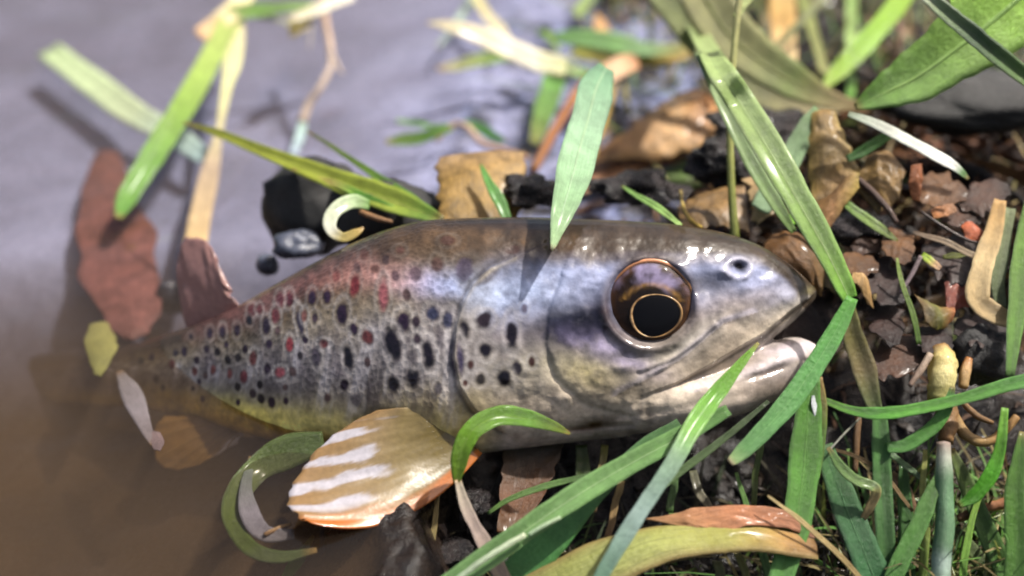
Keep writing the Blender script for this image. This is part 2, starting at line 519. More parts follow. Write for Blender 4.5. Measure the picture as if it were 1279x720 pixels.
def tube(name, path, rad, cols, material, parent=None, sides=7, label=None, cat=None, rough=0.0, group=None):
    c = np.asarray(path, float)
    t = np.linspace(0, 1, len(c))
    r = np.broadcast_to(np.asarray(rad, float), (len(c),)).copy()
    tg = unit(np.gradient(c, axis=0))
    ref = np.where(np.abs(tg[:, 2:3]) > 0.9, np.array([[1.0, 0, 0]]), np.array([[0, 0, 1.0]]))
    a = unit(np.cross(tg, ref)); b_ = np.cross(tg, a)
    th = np.linspace(0, 2 * math.pi, sides, endpoint=False)
    seed = float(abs(c[0].sum()) % 91)
    rr = r[:, None] * (1 + rough * noise(t[:, None] * 14 + seed, th[None, :] * 1.3, seed))
    V = c[:, None, :] + rr[..., None] * (np.cos(th)[None, :, None] * a[:, None, :] + np.sin(th)[None, :, None] * b_[:, None, :])
    idx = np.arange(len(c) * sides).reshape(len(c), sides)
    p, q = idx[:-1], idx[1:]
    f = np.stack([p, np.roll(p, -1, 1), np.roll(q, -1, 1), q], -1).reshape(-1, 4)
    faces = f.tolist() + [idx[0][::-1].tolist(), idx[-1].tolist()]
    C = gradient(cols, t)[:, None, :].repeat(sides, 1).reshape(-1, 3)
    ST = np.stack([np.repeat(t * 9 + seed, sides), np.tile(th * 0.2, len(c)), np.full(len(c) * sides, seed)], -1)
    o = mesh_obj(name, V.reshape(-1, 3), faces, material, parent, C, ST, origin=c[0])
    if parent is None:
        tag(o, label, cat, group)
    return o

def stem(name, label, cat, pts, cols, material=None, group=None, rough=0.15, parent=None, n=7):
    q = [P(px, py, m) for (px, py, m, w) in pts]
    pw = catmull(np.hstack([np.array([a for a, k in q]), np.array([[p[3] * 0.5 * k] for p, (a, k) in zip(pts, q)])]), n)
    return tube(name, pw[:, :3], np.maximum(pw[:, 3], 0.5), cols, material or M_DRY, parent, label=label, cat=cat, rough=rough, group=group)

def leaf(name, label, cat, ea, eb, cols, material=None, bulge=10.0, crumple=5.0, thick=0.9, nu=40, nv=28, group=None, parent=None, edgecol=None, rib=None, tatter=0.05):
    """sheet between two edge lines, bent, crumpled, of real thickness"""
    A = catmull([P(*p)[0] for p in ea], 8); B = catmull([P(*p)[0] for p in eb], 8)
    ti = np.linspace(0, 1, nu)
    A = np.stack([np.interp(ti, np.linspace(0, 1, len(A)), A[:, i]) for i in range(3)], -1)
    B = np.stack([np.interp(ti, np.linspace(0, 1, len(B)), B[:, i]) for i in range(3)], -1)
    v = np.linspace(0, 1, nv)
    seed = float(abs(A[0].sum()) % 83)
    wv = v[None, :, None] + tatter * (noise(ti[:, None] * 11 + seed, v[None, :] * 0 + seed, (v[None, :] > 0.5) * 3.0) * np.abs(v[None, :] * 2 - 1) ** 2)[..., None]
    G = A[:, None] * (1 - wv) + B[:, None] * wv
    du = np.gradient(G, axis=0); dv = np.gradient(G, axis=1)
    nrm = unit(np.cross(du, dv))
    vd = (T0 + D * NV) - G
    nrm = np.where((nrm * vd).sum(-1, keepdims=True) < 0, -nrm, nrm)
    bl = bulge * (4 * v * (1 - v))[None, :] * np.sin(math.pi * np.clip(ti * 0.9 + 0.05, 0, 1))[:, None] ** 0.5
    asp = max(np.linalg.norm(A[0] - A[-1]), 1) / max(np.linalg.norm(A[nu // 2] - B[nu // 2]), 1)
    asp = min(max(asp, 0.4), 3.0)
    cr = 0.72 * crumple * (0.55 * noise(ti[:, None] * 1.6 * asp + seed, v[None, :] * 1.4 + seed, seed) - 0.9 * np.abs(noise(ti[:, None] * 2.3 * asp + v[None, :] * 1.9 + seed, v[None, :] * 1.1 - ti[:, None] * 0.8, seed + 3)) ** 0.8
                    - 0.5 * np.abs(noise(ti[:, None] * 4.1 * asp - v[None, :] * 2.9 + seed, v[None, :] * 2.3 + ti[:, None] * 1.8, seed + 6))
                    + 0.12 * fbm(ti[:, None] * 9 * asp + seed, v[None, :] * 7, seed, 2))
    G = G + nrm * (bl + cr)[..., None]
    top = G + nrm * thick * 0.5; bot = G - nrm * thick * 0.5
    V = np.vstack([top.reshape(-1, 3), bot.reshape(-1, 3)])
    k = nu * nv
    idx = np.arange(k).reshape(nu, nv)
    f = np.stack([idx[:-1, :-1], idx[1:, :-1], idx[1:, 1:], idx[:-1, 1:]], -1).reshape(-1, 4)
    F = f.tolist() + (f[:, ::-1] + k).tolist()
    ring = np.concatenate([idx[:, 0], idx[-1, 1:], idx[-2::-1, -1], idx[0, -2:0:-1]])
    r2 = np.roll(ring, -1)
    F += np.stack([r2, ring, ring + k, r2 + k], -1).tolist()
    C = gradient(cols, ti)[:, None, :].repeat(nv, 1)
    if edgecol is not None:
        e = (np.abs(v * 2 - 1) ** 4)[None, :, None]
        C = C * (1 - e) + lin(edgecol) * e
    C = np.vstack([C.reshape(-1, 3)] * 2)
    ST = np.stack([np.repeat(ti * 4 + seed, nv), np.tile(v * 1.2, nu), np.full(k, seed)], -1)
    o = mesh_obj(name, V, F, material or M_LEAF, parent, C, np.vstack([ST, ST]), origin=G[0, nv // 2])
    if parent is None:
        tag(o, label, cat, group)
    if rib is not None:
        tube('midrib', G[:, nv // 2] + nrm[:, nv // 2] * 1.0, np.linspace(2.4, 0.8, nu), rib, M_DRY, parent=o)
    return o

def blob(name, label, cat, px, py, m, rad, material, rough=0.3, freq=1.6, seed=0.0, seg=34, group=None, cols=None, parent=None):
    q, k = P(px, py, m)
    th = np.linspace(0, math.pi, seg // 2 + 2)[1:-1]; ph = np.linspace(0, 2 * math.pi, seg, endpoint=False)
    d = np.stack([np.sin(th)[:, None] * np.cos(ph), np.sin(th)[:, None] * np.sin(ph), np.cos(th)[:, None] + 0 * ph], -1)
    d = np.concatenate([d.reshape(-1, 3), [[0, 0, 1], [0, 0, -1]]])
    r = 1 + rough * fbm(d[:, 0] * freq + seed, d[:, 1] * freq + seed * 2, d[:, 2] * freq, 4)
    V = q + d * r[:, None] * np.asarray(rad, float) * k
    R, Cn = len(th), seg
    idx = np.arange(R * Cn).reshape(R, Cn)
    a, b_ = idx[:-1], idx[1:]
    F = np.stack([a, b_, np.roll(b_, -1, 1), np.roll(a, -1, 1)], -1).reshape(-1, 4).tolist()
    F += [[R * Cn, idx[0, i], idx[0, (i + 1) % Cn]] for i in range(Cn)] + [[R * Cn + 1, idx[-1, (i + 1) % Cn], idx[-1, i]] for i in range(Cn)]
    C = np.tile(lin(cols), (len(V), 1)) if cols is not None else None
    ST = d * 2 if cols is not None else None
    o = mesh_obj(name, V, F, material, parent, C, ST, origin=q)
    if parent is None:
        tag(o, label, cat, group)
    return o

# ------------------------------------------------------------------ setting: ground and water
def axis(lo, hi, step, out):
    core = np.arange(lo, hi + step, step)
    e = [step * 1.35 ** k for k in range(1, 60)]
    left, right = [], []
    x = lo
    for d_ in e:
        x -= d_; left.append(x)
        if x < -out: break
    x = core[-1]
    for d_ in e:
        x += d_; right.append(x)
        if x > out: break
    return np.array(left[::-1] + core.tolist() + right)

gx = axis(-1250, 1300, 5.0, 200000); gy = axis(-420, 1500, 5.0, 200000)
GX, GY = np.meshgrid(gx, gy, indexing='ij')
GH = ground_h(GX, GY)
idx = np.arange(GX.size).reshape(GX.shape)
gf = np.stack([idx[:-1, :-1], idx[1:, :-1], idx[1:, 1:], idx[:-1, 1:]], -1).reshape(-1, 4)
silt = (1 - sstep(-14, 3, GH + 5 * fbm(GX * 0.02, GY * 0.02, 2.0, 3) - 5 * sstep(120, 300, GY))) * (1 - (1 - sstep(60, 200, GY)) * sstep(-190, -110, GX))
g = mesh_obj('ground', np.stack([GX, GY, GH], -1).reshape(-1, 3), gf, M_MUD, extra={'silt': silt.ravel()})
g['kind'] = 'structure'
wp = [[-200000, -200000], [-150, -200000], [-150, -340], [-70, -150], [-60, 130], [500, 220], [200000, 400], [200000, 200000], [-200000, 200000]]
nw = len(wp)
w = mesh_obj('water', [[x, y, 0] for x, y in wp] + [[x, y, -420] for x, y in wp],
             [list(range(nw)), list(range(2 * nw - 1, nw - 1, -1))] + [[(k + 1) % nw, k, nw + k, nw + (k + 1) % nw] for k in range(nw)], M_WATER, smooth=False)
w['kind'] = 'structure'
# ------------------------------------------------------------------ the trout
def polyd(px, py, line):
    """distance to a polyline and the side of it (positive to its right when walking)"""
    best = np.full(px.shape, 1e9); side = np.zeros(px.shape)
    for (x0, y0), (x1, y1) in zip(line[:-1], line[1:]):
        dx, dy = x1 - x0, y1 - y0
        t = np.clip(((px - x0) * dx + (py - y0) * dy) / (dx * dx + dy * dy), 0, 1)
        d = np.hypot(px - x0 - t * dx, py - y0 - t * dy)
        s = np.sign(dx * (py - y0) - dy * (px - x0))
        m = d < best
        best = np.where(m, d, best); side = np.where(m, s, side)
    return best, side

def loft(st, n=9, sides=48, expo=2.25):
    st = catmull(st, n)
    V = []
    th = np.linspace(0, 2 * math.pi, sides, endpoint=False)
    ct, sn = np.cos(th), np.sin(th)
    ce = np.sign(ct) * np.abs(ct) ** (2 / expo); se = np.sign(sn) * np.abs(sn) ** (2 / expo)
    for (tx, ty, bx, by, Z, w) in st:
        a, b_ = frame_pt(tx, ty, Z), frame_pt(bx, by, Z)
        mid, hv = (a + b_) / 2, (a - b_) / 2
        V.append(mid + ce[:, None] * hv + se[:, None] * np.array([0, 0, max(w, 1.0)]))
    V = np.array(V)
    idx = np.arange(V.shape[0] * sides).reshape(-1, sides)
    p, q = idx[:-1], idx[1:]
    f = np.stack([p, np.roll(p, -1, 1), np.roll(q, -1, 1), q], -1).reshape(-1, 4).tolist()
    f += [idx[0][::-1].tolist(), idx[-1].tolist()]
    return V.reshape(-1, 3), f

BODY = [(-20, 456, -20, 488, -500, 8), (30, 446, 30, 496, -420, 15), (80, 438, 80, 503, -340, 22), (125, 433, 121, 506, -268, 28), (168, 429, 162, 508, -222, 33), (220, 413, 208, 516, -170, 40), (285, 388, 270, 531, -112, 50),
        (340, 357, 328, 546, -70, 60), (400, 324, 388, 556, -42, 70), (460, 295, 450, 561, -22, 77), (520, 277, 515, 566, -7, 82),
        (580, 272, 580, 567, 0, 85), (650, 271, 652, 559, 0, 88), (720, 273, 727, 550, 0, 86), (790, 276, 800, 539, 0, 82),
        (850, 281, 868, 498, 0, 75), (905, 291, 917, 460, 0, 63), (950, 307, 957, 428, 0, 50), (985, 330, 988, 403, 0, 35),
        (1008, 350, 1008, 384, 0, 19), (1019, 361, 1018, 373, 0, 7)]
JAW = [(690, 462, 700, 545, 0, 40), (760, 448, 772, 543, 3, 60), (840, 456, 850, 532, 6, 66), (900, 452, 915, 519, 4, 57), (950, 430, 960, 503, 2, 45),
       (988, 421, 996, 484, 0, 29), (1007, 424, 1011, 468, 0, 16), (1019, 430, 1020, 449, 0, 6)]
v1, f1 = loft(BODY); v2, f2 = loft(JAW)
U = 0.01
me = bpy.data.meshes.new('trout_raw')
me.from_pydata(np.vstack([v1, v2]) .__mul__(U).tolist(), [], f1 + [[i + len(v1) for i in f] for f in f2])
tmp = bpy.data.objects.new('trout_raw', me); COL.objects.link(tmp)
rm = tmp.modifiers.new('remesh', 'REMESH'); rm.mode = 'VOXEL'; rm.voxel_size = 1.75 * U
smo = tmp.modifiers.new('smooth', 'SMOOTH'); smo.iterations = 4; smo.factor = 0.5
dg = bpy.context.evaluated_depsgraph_get()
ev = tmp.evaluated_get(dg); em = ev.to_mesh()
nv = len(em.vertices)
fv = np.empty(nv * 3, np.float32); em.vertices.foreach_get('co', fv); fv = fv.reshape(-1, 3).astype(float) / U
fn = np.empty(nv * 3, np.float32); em.vertices.foreach_get('normal', fn); fn = fn.reshape(-1, 3).astype(float)
ff = [list(p.vertices) for p in em.polygons]
ff = np.array([f if len(f) == 4 else f + [f[-1]] for f in ff])
ev.to_mesh_clear(); bpy.data.objects.remove(tmp)

def proj(v):
    k = (D - v[:, 2]) / D
    return v[:, 0] / k + 639.5, 359.5 - v[:, 1] / k

px, py = proj(fv)
vis = sstep(0.0, 0.35, fn[:, 2])
# --- relief
dz = np.zeros(nv)
GILL = [(640, 322), (612, 334), (590, 354), (576, 380), (568, 410), (565, 445), (572, 482), (590, 512), (625, 537)]
d, s = polyd(px, py, GILL)
inside = (s < 0)
dz += np.where(inside, 4.6 * (0.8 + 0.4 * noise(px * 0.03, py * 0.03, 14.0)) * np.exp(-d / 26.0), -2.5 * np.exp(-d / 9.0)) * sstep(0, 3, d)
PRE = [(700, 345), (684, 385), (680, 430), (692, 470), (730, 505), (790, 522)]
d, s = polyd(px, py, PRE)
dz += -2.2 * np.exp(-(d / 6.0) ** 2) + np.where(s < 0, 2.2 * np.exp(-d / 25.0), 0) * sstep(0, 5, d)
MAX1 = [(772, 492), (810, 473), (850, 450), (880, 425), (905, 404), (940, 392)]
d, s = polyd(px, py, MAX1)
lm = 0.55 + 0.7 * noise(px * 0.03, py * 0.03, 11.0)
tap = sstep(768, 800, px) * (1 - sstep(890, 940, px))
dz += tap * lm * (3.2 * np.exp(-((d - 5) / 5.0) ** 2) * (s < 0) - 3.2 * np.exp(-(d / 4.5) ** 2))
d2, s2 = polyd(px, py, [(800, 462), (840, 446), (872, 424), (892, 404)])
dz += 1.6 * lm * np.exp(-(d2 / 3.0) ** 2) - 1.4 * np.exp(-((d2 - 5) / 3.0) ** 2) * (s2 > 0)
MAX2 = [(800, 496), (848, 478), (890, 455), (925, 434), (955, 417), (985, 392), (1006, 376)]
d, s = polyd(px, py, MAX2)
dz += np.where(s < 0, 4.5 * np.exp(-d / 16.0), -3.0 * np.exp(-d / 7.0)) * sstep(0, 2.5, d) * sstep(780, 850, px)
LIP = [(880, 487), (920, 477), (955, 466), (985, 456), (1012, 442)]
d, s = polyd(px, py, LIP)
dz += (0.6 + 0.6 * noise(px * 0.04, py * 0.04, 12.0)) * sstep(880, 930, px) * (1 - sstep(975, 1005, px)) * (-4.0 * np.exp(-(d / 5.0) ** 2) + 3.0 * np.exp(-((d - 9) / 7.0) ** 2) * (s < 0))
JL = [(690, 540), (760, 525), (850, 510), (930, 492)]
d, s = polyd(px, py, JL)
dz += -1.6 * np.exp(-(d / 6.0) ** 2)
d, s = polyd(px, py, [(600, 552), (660, 545), (720, 537), (790, 530)])
dz += -4.0 * np.exp(-(d / 4.0) ** 2) * sstep(690, 720, px)
# nostril
def bump(cx, cy, rx, ry, a, p=2.0):
    return a * np.exp(-(((px - cx) / rx) ** 2 + ((py - cy) / ry) ** 2) ** (p / 2))
r = np.hypot((px - 922) / 1.25, py - 335)
ra = np.arctan2(py - 335, px - 922)
dz += (2.2 + 2.2 * noise(np.cos(ra) * 1.6, np.sin(ra) * 1.6, 3.0)) * np.exp(-((r - 12) / 4.5) ** 2) + bump(924, 333, 10, 6, -10) + bump(903, 339, 7, 7, 4)
dz += bump(880, 358, 26, 14, -7) + bump(985, 368, 16, 12, 3) + bump(960, 350, 14, 10, 3)
# eye socket
re = np.hypot((px - 812) / 1.03, (py - 378))
dz += -16 * (1 - sstep(44, 56, re)) + (2.6 + 1.6 * noise(px * 0.03, py * 0.03, 5.0)) * np.exp(-((re - 58) / 6.0) ** 2) - 1.0 * np.exp(-((re - 72) / 8) ** 2)
dz += (2.4 * fbm(px * 0.018, py * 0.018, 3.1, 3) + 0.9 * fbm(px * 0.07, py * 0.07, 1.1, 3) - 0.8 * np.abs(noise(px * 0.045, py * 0.045, 7.7))) * sstep(600, 640, px) * (1 - 0.75 * sstep(425, 465, py) * sstep(800, 880, px))
fv = fv + np.array([0, 0, 1.0]) * (dz * vis)[:, None]

# --- pigment, with some sheen and shadow painted in
nz = fbm(px * 0.02, py * 0.02, 1.0, 4); nf = fbm(px * 0.09, py * 0.09, 6.0, 3)
topy = np.interp(px, [b[0] for b in BODY], [b[1] for b in BODY])
boty = np.interp(px, [b[2] for b in BODY], [b[3] for b in BODY])
v = (py - topy) / np.maximum(boty - topy, 8)
vv = v + 0.03 * nz
def ramp(x, stops):
    return gradient(stops, x)
body = ramp(vv, [(0.0, (40, 31, 24)), (0.12, (62, 50, 38)), (0.24, (96, 82, 62)), (0.36, (138, 126, 106)), (0.52, (140, 132, 124)),
                 (0.68, (136, 128, 120)), (0.80, (160, 150, 122)), (0.90, (184, 172, 116)), (1.0, (190, 176, 136))])
head = ramp(vv, [(0.0, (36, 28, 24)), (0.13, (56, 45, 38)), (0.18, (92, 86, 90)), (0.25, (146, 152, 178)), (0.40, (150, 154, 178)), (0.52, (160, 150, 148)),  # bluish stops hold part of the sky's reflection
                 (0.66, (188, 178, 156)), (0.80, (176, 166, 154)), (0.92, (184, 176, 172)), (1.0, (190, 184, 184))])
col = body + (head - body) * sstep(585, 640, px)[:, None]
def blend(c, m):
    global col
    m = np.clip(m, 0, 1)[:, None]
    col = col * (1 - m) + lin(c) * m
def ell(cx, cy, rx, ry, ang=0.0):
    a = math.radians(ang); dx, dy = px - cx, py - cy
    x = dx * math.cos(a) + dy * math.sin(a); y = -dx * math.sin(a) + dy * math.cos(a)
    return np.hypot(x / rx, y / ry)
def soft(cx, cy, rx, ry, ang, c, k=1.0):
    blend(c, k * np.exp(-ell(cx, cy, rx, ry, ang) ** 2 * 1.1) * (0.9 + 0.25 * nf))
# snout and jaws
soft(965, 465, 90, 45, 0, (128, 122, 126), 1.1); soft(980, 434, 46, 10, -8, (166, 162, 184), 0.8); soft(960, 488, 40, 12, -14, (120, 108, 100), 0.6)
soft(900, 440, 60, 40, -30, (168, 156, 140), 0.7)
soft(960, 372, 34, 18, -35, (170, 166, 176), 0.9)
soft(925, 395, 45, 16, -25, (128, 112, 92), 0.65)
soft(985, 366, 16, 12, 0, (205, 205, 220), 0.8)  # snout highlight painted as a pale spot
soft(1000, 345, 24, 20, 35, (62, 50, 30), 1.1); soft(1008, 362, 12, 8, 0, (150, 136, 90), 0.6)
soft(885, 355, 34, 15, 5, (70, 62, 50), 0.8)
soft(900, 322, 60, 8, 3, (150, 150, 165), 0.5)
soft(745, 385, 30, 12, -20, (104, 78, 78), 0.5)
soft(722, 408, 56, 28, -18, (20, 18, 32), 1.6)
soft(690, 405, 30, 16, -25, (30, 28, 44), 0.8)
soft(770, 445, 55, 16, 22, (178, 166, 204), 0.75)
soft(735, 465, 46, 24, 10, (196, 180, 120), 0.6)
soft(850, 432, 46, 9, -36, (206, 196, 180), 0.7)  # pale streak is sheen on the jaw fold, painted in
soft(775, 490, 28, 12, 0, (112, 106, 92), 0.6)
soft(830, 505, 90, 22, -4, (196, 188, 180), 0.6)
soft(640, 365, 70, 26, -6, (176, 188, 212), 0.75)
soft(548, 356, 46, 17, 4, (160, 176, 214), 0.85)  # blue zone is partly reflected sky put into the colour
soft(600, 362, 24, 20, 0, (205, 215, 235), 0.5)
soft(620, 300, 130, 16, 2, (110, 84, 56), 0.5)
# pink flank
soft(485, 348, 58, 20, 8, (186, 142, 134), 0.6)
soft(430, 345, 55, 16, -12, (160, 112, 100), 0.5)
soft(345, 372, 75, 15, -27, (128, 86, 80), 0.7)
soft(280, 398, 40, 12, -27, (118, 78, 72), 0.7)
# parr smudges
for (cx, cy, rx, ry, an, k) in [(262, 455, 16 , 26, -12, .9), (330, 442, 15, 38, -10, .7), (372, 452, 17, 40, -10, .7), (420, 462, 15, 44, -8, .6), (455, 478, 15, 36, -14, .6),
                                (500, 432, 22, 44, -10, .35), (552, 420, 22, 40, -8, .6), (570, 470, 14, 46, -12, .5), (545, 385, 26, 14, 0, .6), (300, 462, 12, 26, -10, .45), (480, 500, 30, 14, 0, .3), (628, 448, 10, 34, -4, .5)]:
    soft(cx, cy, rx, ry, an, (70, 62, 74), k)
st = fbm(px * 0.075 + py * 0.012, py * 0.011, 4.4, 4) * (1 - sstep(560, 600, px)) * sstep(0.3, 0.45, v) * (1 - sstep(0.84, 0.94, v))
blend((58, 50, 60), np.clip(st * 1.0 - 0.02, 0, 0.5)); blend((196, 190, 190), np.clip(-st * 0.9 - 0.12, 0, 0.45))
soft(470, 420, 14, 26, -14, (176, 172, 180), 0.5)
soft(320, 522, 95, 20, 12, (226, 214, 116), 1.0)
soft(410, 540, 80, 20, 8, (226, 214, 140), 0.85); soft(215, 496, 60, 10, 18, (170, 150, 70), 0.7)
# spots
DK, PU, RD, BR = (26, 20, 28), (44, 30, 46), (100, 54, 52), (74, 48, 42)
SPOTS = [(503, 401, 8, 12, 0, PU), (491, 430, 8, 19, -12, DK), (535, 441, 8, 20, -14, DK), (515, 472, 8, 14, -12, DK), (491, 481, 6, 12, -10, DK), (435, 447, 5, 13, -6, DK),
         (427, 391, 6, 13, 0, PU), (409, 370, 4, 9, 4, PU), (390, 371, 4, 8, 4, PU), (459, 420, 6, 9, -18, RD), (443, 357, 5, 12, 6, (110, 48, 50)), (479, 368, 6, 17, 2, (140, 82, 84)),
         (468, 336, 5, 6, 0, BR), (518, 342, 8, 9, 0, (82, 62, 72)), (546, 330, 7, 9, 0, BR), (580, 336, 12, 13, 0, (72, 62, 84)), (609, 345, 15, 7, -35, (72, 60, 54)), (578, 412, 9, 12, -10, DK),
         (604, 399, 10, 9, 0, (44, 34, 40)), (607, 438, 8, 10, 0, DK), (639, 417, 7, 18, 0, DK), (646, 460, 6, 10, -8, (52, 46, 50)), (629, 473, 9, 11, 0, DK), (600, 472, 6, 8, 0, (56, 50, 46)),
         (570, 446, 9, 24, -8, (70, 62, 84)), (581, 478, 3, 4, 0, BR), (540, 392, 8, 8, 0, (58, 60, 80)), (560, 400, 6, 10, 0, (64, 64, 82)), (375, 404, 4, 16, -10, (48, 42, 56)), (333, 407, 4, 10, 0, PU),
         (361, 373, 4, 8, 4, (84, 38, 44)), (350, 375, 4, 8, 4, (92, 46, 50)), (315, 387, 4, 6, 0, (90, 44, 46)), (324, 386, 3, 5, 0, (90, 44, 46)), (262, 417, 3, 6, 0, PU), (278, 414, 3, 6, 0, PU), (296, 413, 3, 7, 0, PU),
         (362, 430, 4, 9, 0, (150, 62, 66)), (316, 448, 4, 9, 0, RD), (266, 462, 3, 6, 0, RD), (287, 467, 3, 6, 0, RD), (243, 464, 3, 5, 0, RD), (405, 430, 6, 5, 0, RD), (350, 465, 6, 6, 0, (140, 70, 76)), (515, 445, 6, 10, 0, (90, 84, 84)),
         (344, 395, 4, 9, 0, (104, 52, 54)), (380, 395, 3, 7, 0, (120, 80, 72)), (420, 345, 4, 7, 0, (110, 60, 56)), (455, 318, 5, 6, 0, BR), (500, 312, 6, 5, 0, BR), (640, 312, 9, 5, -10, BR), (560, 300, 8, 5, 0, BR), (664, 452, 4, 6, 0, BR), (588, 455, 4, 6, 0, BR), (548, 485, 5, 8, 0, (96, 90, 92)), (655, 385, 4, 6, 0, (110, 104, 120)), (445, 500, 6, 9, -10, (104, 98, 100)), (395, 445, 5, 12, -8, (80, 72, 80)), (305, 470, 4, 7, 0, (120, 60, 66)), (230, 440, 3, 6, 0, PU), (215, 455, 3, 5, 0, RD)]
rs = np.random.default_rng(5)
for _ in range(900):
    cx, q = rs.uniform(170, 560), rs.uniform(0.12, 0.78)
    ty, by = np.interp(cx, [b_[0] for b_ in BODY], [b_[1] for b_ in BODY]), np.interp(cx, [b_[2] for b_ in BODY], [b_[3] for b_ in BODY])
    cy = ty + q * (by - ty)
    k_ = float(np.interp(cx, [170, 400, 560], [0.5, 0.75, 1.0])) * rs.uniform(0.7, 1.15)
    if len(SPOTS) < 104 and all(math.hypot((cx - s_[0]) / (s_[2] + 6 * k_ + 4), (cy - s_[1]) / (s_[3] + 9 * k_ + 3)) > 1.0 for s_ in SPOTS):
        SPOTS.append((cx, cy, 5.5 * k_, 8.5 * k_, rs.uniform(-14, 4), [PU, DK, (60, 48, 54), (84, 66, 64), (50, 42, 46)][rs.integers(5)]))
for i_, (cx, cy, rx, ry, an, c) in enumerate(SPOTS):
    e = ell(cx, cy, rx + 0.8, ry + 0.8, an) + 0.20 * nf + 0.10 * nz
    blend((200, 192, 184), (0.36 * float(sstep(340, 410, cy)) * (0.6 + 0.8 * ((cx * 7 + cy * 3) % 10) / 10) + 0.05) * (1.0 if i_ < 60 else 0.4) * float(sstep(150, 420, cx)) * np.exp(-((e - 1.5) / 0.34) ** 2))
    blend(c, (1.0 if cy > 345 else 0.7) * (1 - sstep(0.62, 1.22, e)))
# gill cover edge, jaw lines
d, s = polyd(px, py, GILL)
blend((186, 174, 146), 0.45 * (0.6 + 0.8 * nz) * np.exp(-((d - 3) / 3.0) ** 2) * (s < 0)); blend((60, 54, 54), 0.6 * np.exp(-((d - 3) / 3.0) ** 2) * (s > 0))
TOP = [(700, 309), (760, 314), (840, 317), (905, 316), (940, 320), (962, 336), (982, 353), (996, 372)]
d, s = polyd(px, py, TOP)
blend((58, 46, 33), 0.9 * sstep(-2, 7, np.where(s < 0, d, -d)) * sstep(690, 800, px))
soft(1006, 366, 12, 6, -35, (150, 140, 96), 0.7)
d, s = polyd(px, py, LIP)
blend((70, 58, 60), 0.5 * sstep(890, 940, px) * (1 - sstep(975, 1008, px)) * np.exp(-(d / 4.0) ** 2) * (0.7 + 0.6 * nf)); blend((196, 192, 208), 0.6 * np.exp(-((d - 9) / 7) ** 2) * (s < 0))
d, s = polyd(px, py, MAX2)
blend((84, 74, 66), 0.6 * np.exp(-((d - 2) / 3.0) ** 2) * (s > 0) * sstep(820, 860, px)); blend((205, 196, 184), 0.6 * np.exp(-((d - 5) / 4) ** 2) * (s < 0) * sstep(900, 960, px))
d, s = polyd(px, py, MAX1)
blend((210, 202, 210), 0.6 * np.exp(-((d - 4) / 4) ** 2) * (s < 0)); blend((110, 100, 96), 0.35 * np.exp(-((d - 1) / 4) ** 2) * (s > 0))  # wet sheen along the jaw fold painted as a pale line
soft(745, 530, 26, 8, -8, (58, 40, 26), 0.95); soft(722, 536, 20, 4, -4, (84, 48, 30), 0.8)
soft(926, 333, 11, 7, 25, (24, 20, 22), 1.2)
soft(905, 338, 8, 8, 0, (190, 188, 196), 0.7); blend((186, 184, 196), 0.6 * np.exp(-((np.hypot((px - 922) / 1.25, py - 335) - 12) / 3.5) ** 2))
soft(738, 315, 6, 18, 5, (86, 74, 62), 0.7)  # small leaf shadow painted on the back
e = np.exp(-((re - 55) / 7) ** 2); blend((70, 52, 42), 0.55 * e)
# far flank under the pupil level: mottle
pat = fbm(px * 0.035, py * 0.05, 9.0, 4)
col = col * (1 + 0.24 * nf + 0.10 * nz + 0.18 * pat * sstep(600, 640, px))[:, None]
col = np.clip(col * (np.array([0.74, 0.75, 0.80]) + (np.array([1.0, 0.93, 0.80]) - np.array([0.74, 0.75, 0.80])) * sstep(0.62, 0.9, v)[:, None]), 0.004, 0.85)
scale_mask = 1 - sstep(560, 600, px - 20 * (s > 0) * 0)
trout = empty('trout', to_world(frame_pt(640, 480, 0)))
tag(trout, 'spotted brown trout lying half out of the water with its mouth open', 'fish')
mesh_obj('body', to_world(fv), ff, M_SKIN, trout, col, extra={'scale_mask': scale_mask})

# --- eye
EC = (812, 378)
def pear(t):
    return 1 + 0.07 * np.cos(t) + 0.03 * np.cos(3 * t + 0.4)
def disc(cx, cy, rx, ry, z0, dome, ang=0.0, rings=14, seg=72, inner=0.0, warp=False):
    rr = np.linspace(inner, 1, rings); th = np.linspace(0, 2 * math.pi, seg, endpoint=False)
    R, TH = np.meshgrid(rr, th, indexing='ij')
    a = math.radians(ang)
    wv = pear(TH) if warp else 1.0
    x, y = R * np.cos(TH) * rx * wv, R * np.sin(TH) * ry * wv
    X, Y = cx + x * math.cos(a) - y * math.sin(a), cy + x * math.sin(a) + y * math.cos(a)
    Z = z0 + dome * np.sqrt(np.clip(1 - (R * 0.97) ** 2, 0, 1))
    V = frame_pt(X, Y, Z)
    idx = np.arange(rings * seg).reshape(rings, seg)
    p, q = idx[:-1], idx[1:]
    F = np.stack([p, q, np.roll(q, -1, 1), np.roll(p, -1, 1)], -1).reshape(-1, 4)
    return V.reshape(-1, 3), F, R.ravel(), TH.ravel(), X.ravel(), Y.ravel()
ZE = 74.0
V, F, R, TH, X, Y = disc(*EC, 53, 51, ZE - 10, 14)
nzz = fbm(X * 0.06, Y * 0.06, 2.2, 4)
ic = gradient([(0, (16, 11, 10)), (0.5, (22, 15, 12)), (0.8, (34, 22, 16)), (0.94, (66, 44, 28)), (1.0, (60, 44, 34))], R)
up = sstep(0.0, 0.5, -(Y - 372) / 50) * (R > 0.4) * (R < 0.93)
ic = ic + (lin((104, 96, 120)) - ic) * np.clip(up * (0.25 + 1.3 * nzz), 0, 1)[:, None]  # broken sky reflections painted on the upper iris
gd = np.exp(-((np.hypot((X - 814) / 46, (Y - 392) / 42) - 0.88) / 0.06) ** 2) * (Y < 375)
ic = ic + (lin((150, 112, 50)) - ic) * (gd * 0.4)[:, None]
ic = ic * (1 + 0.45 * fbm(np.cos(TH) * 6, np.sin(TH) * 6, R * 2.0, 3) + 0.3 * nzz)[:, None]
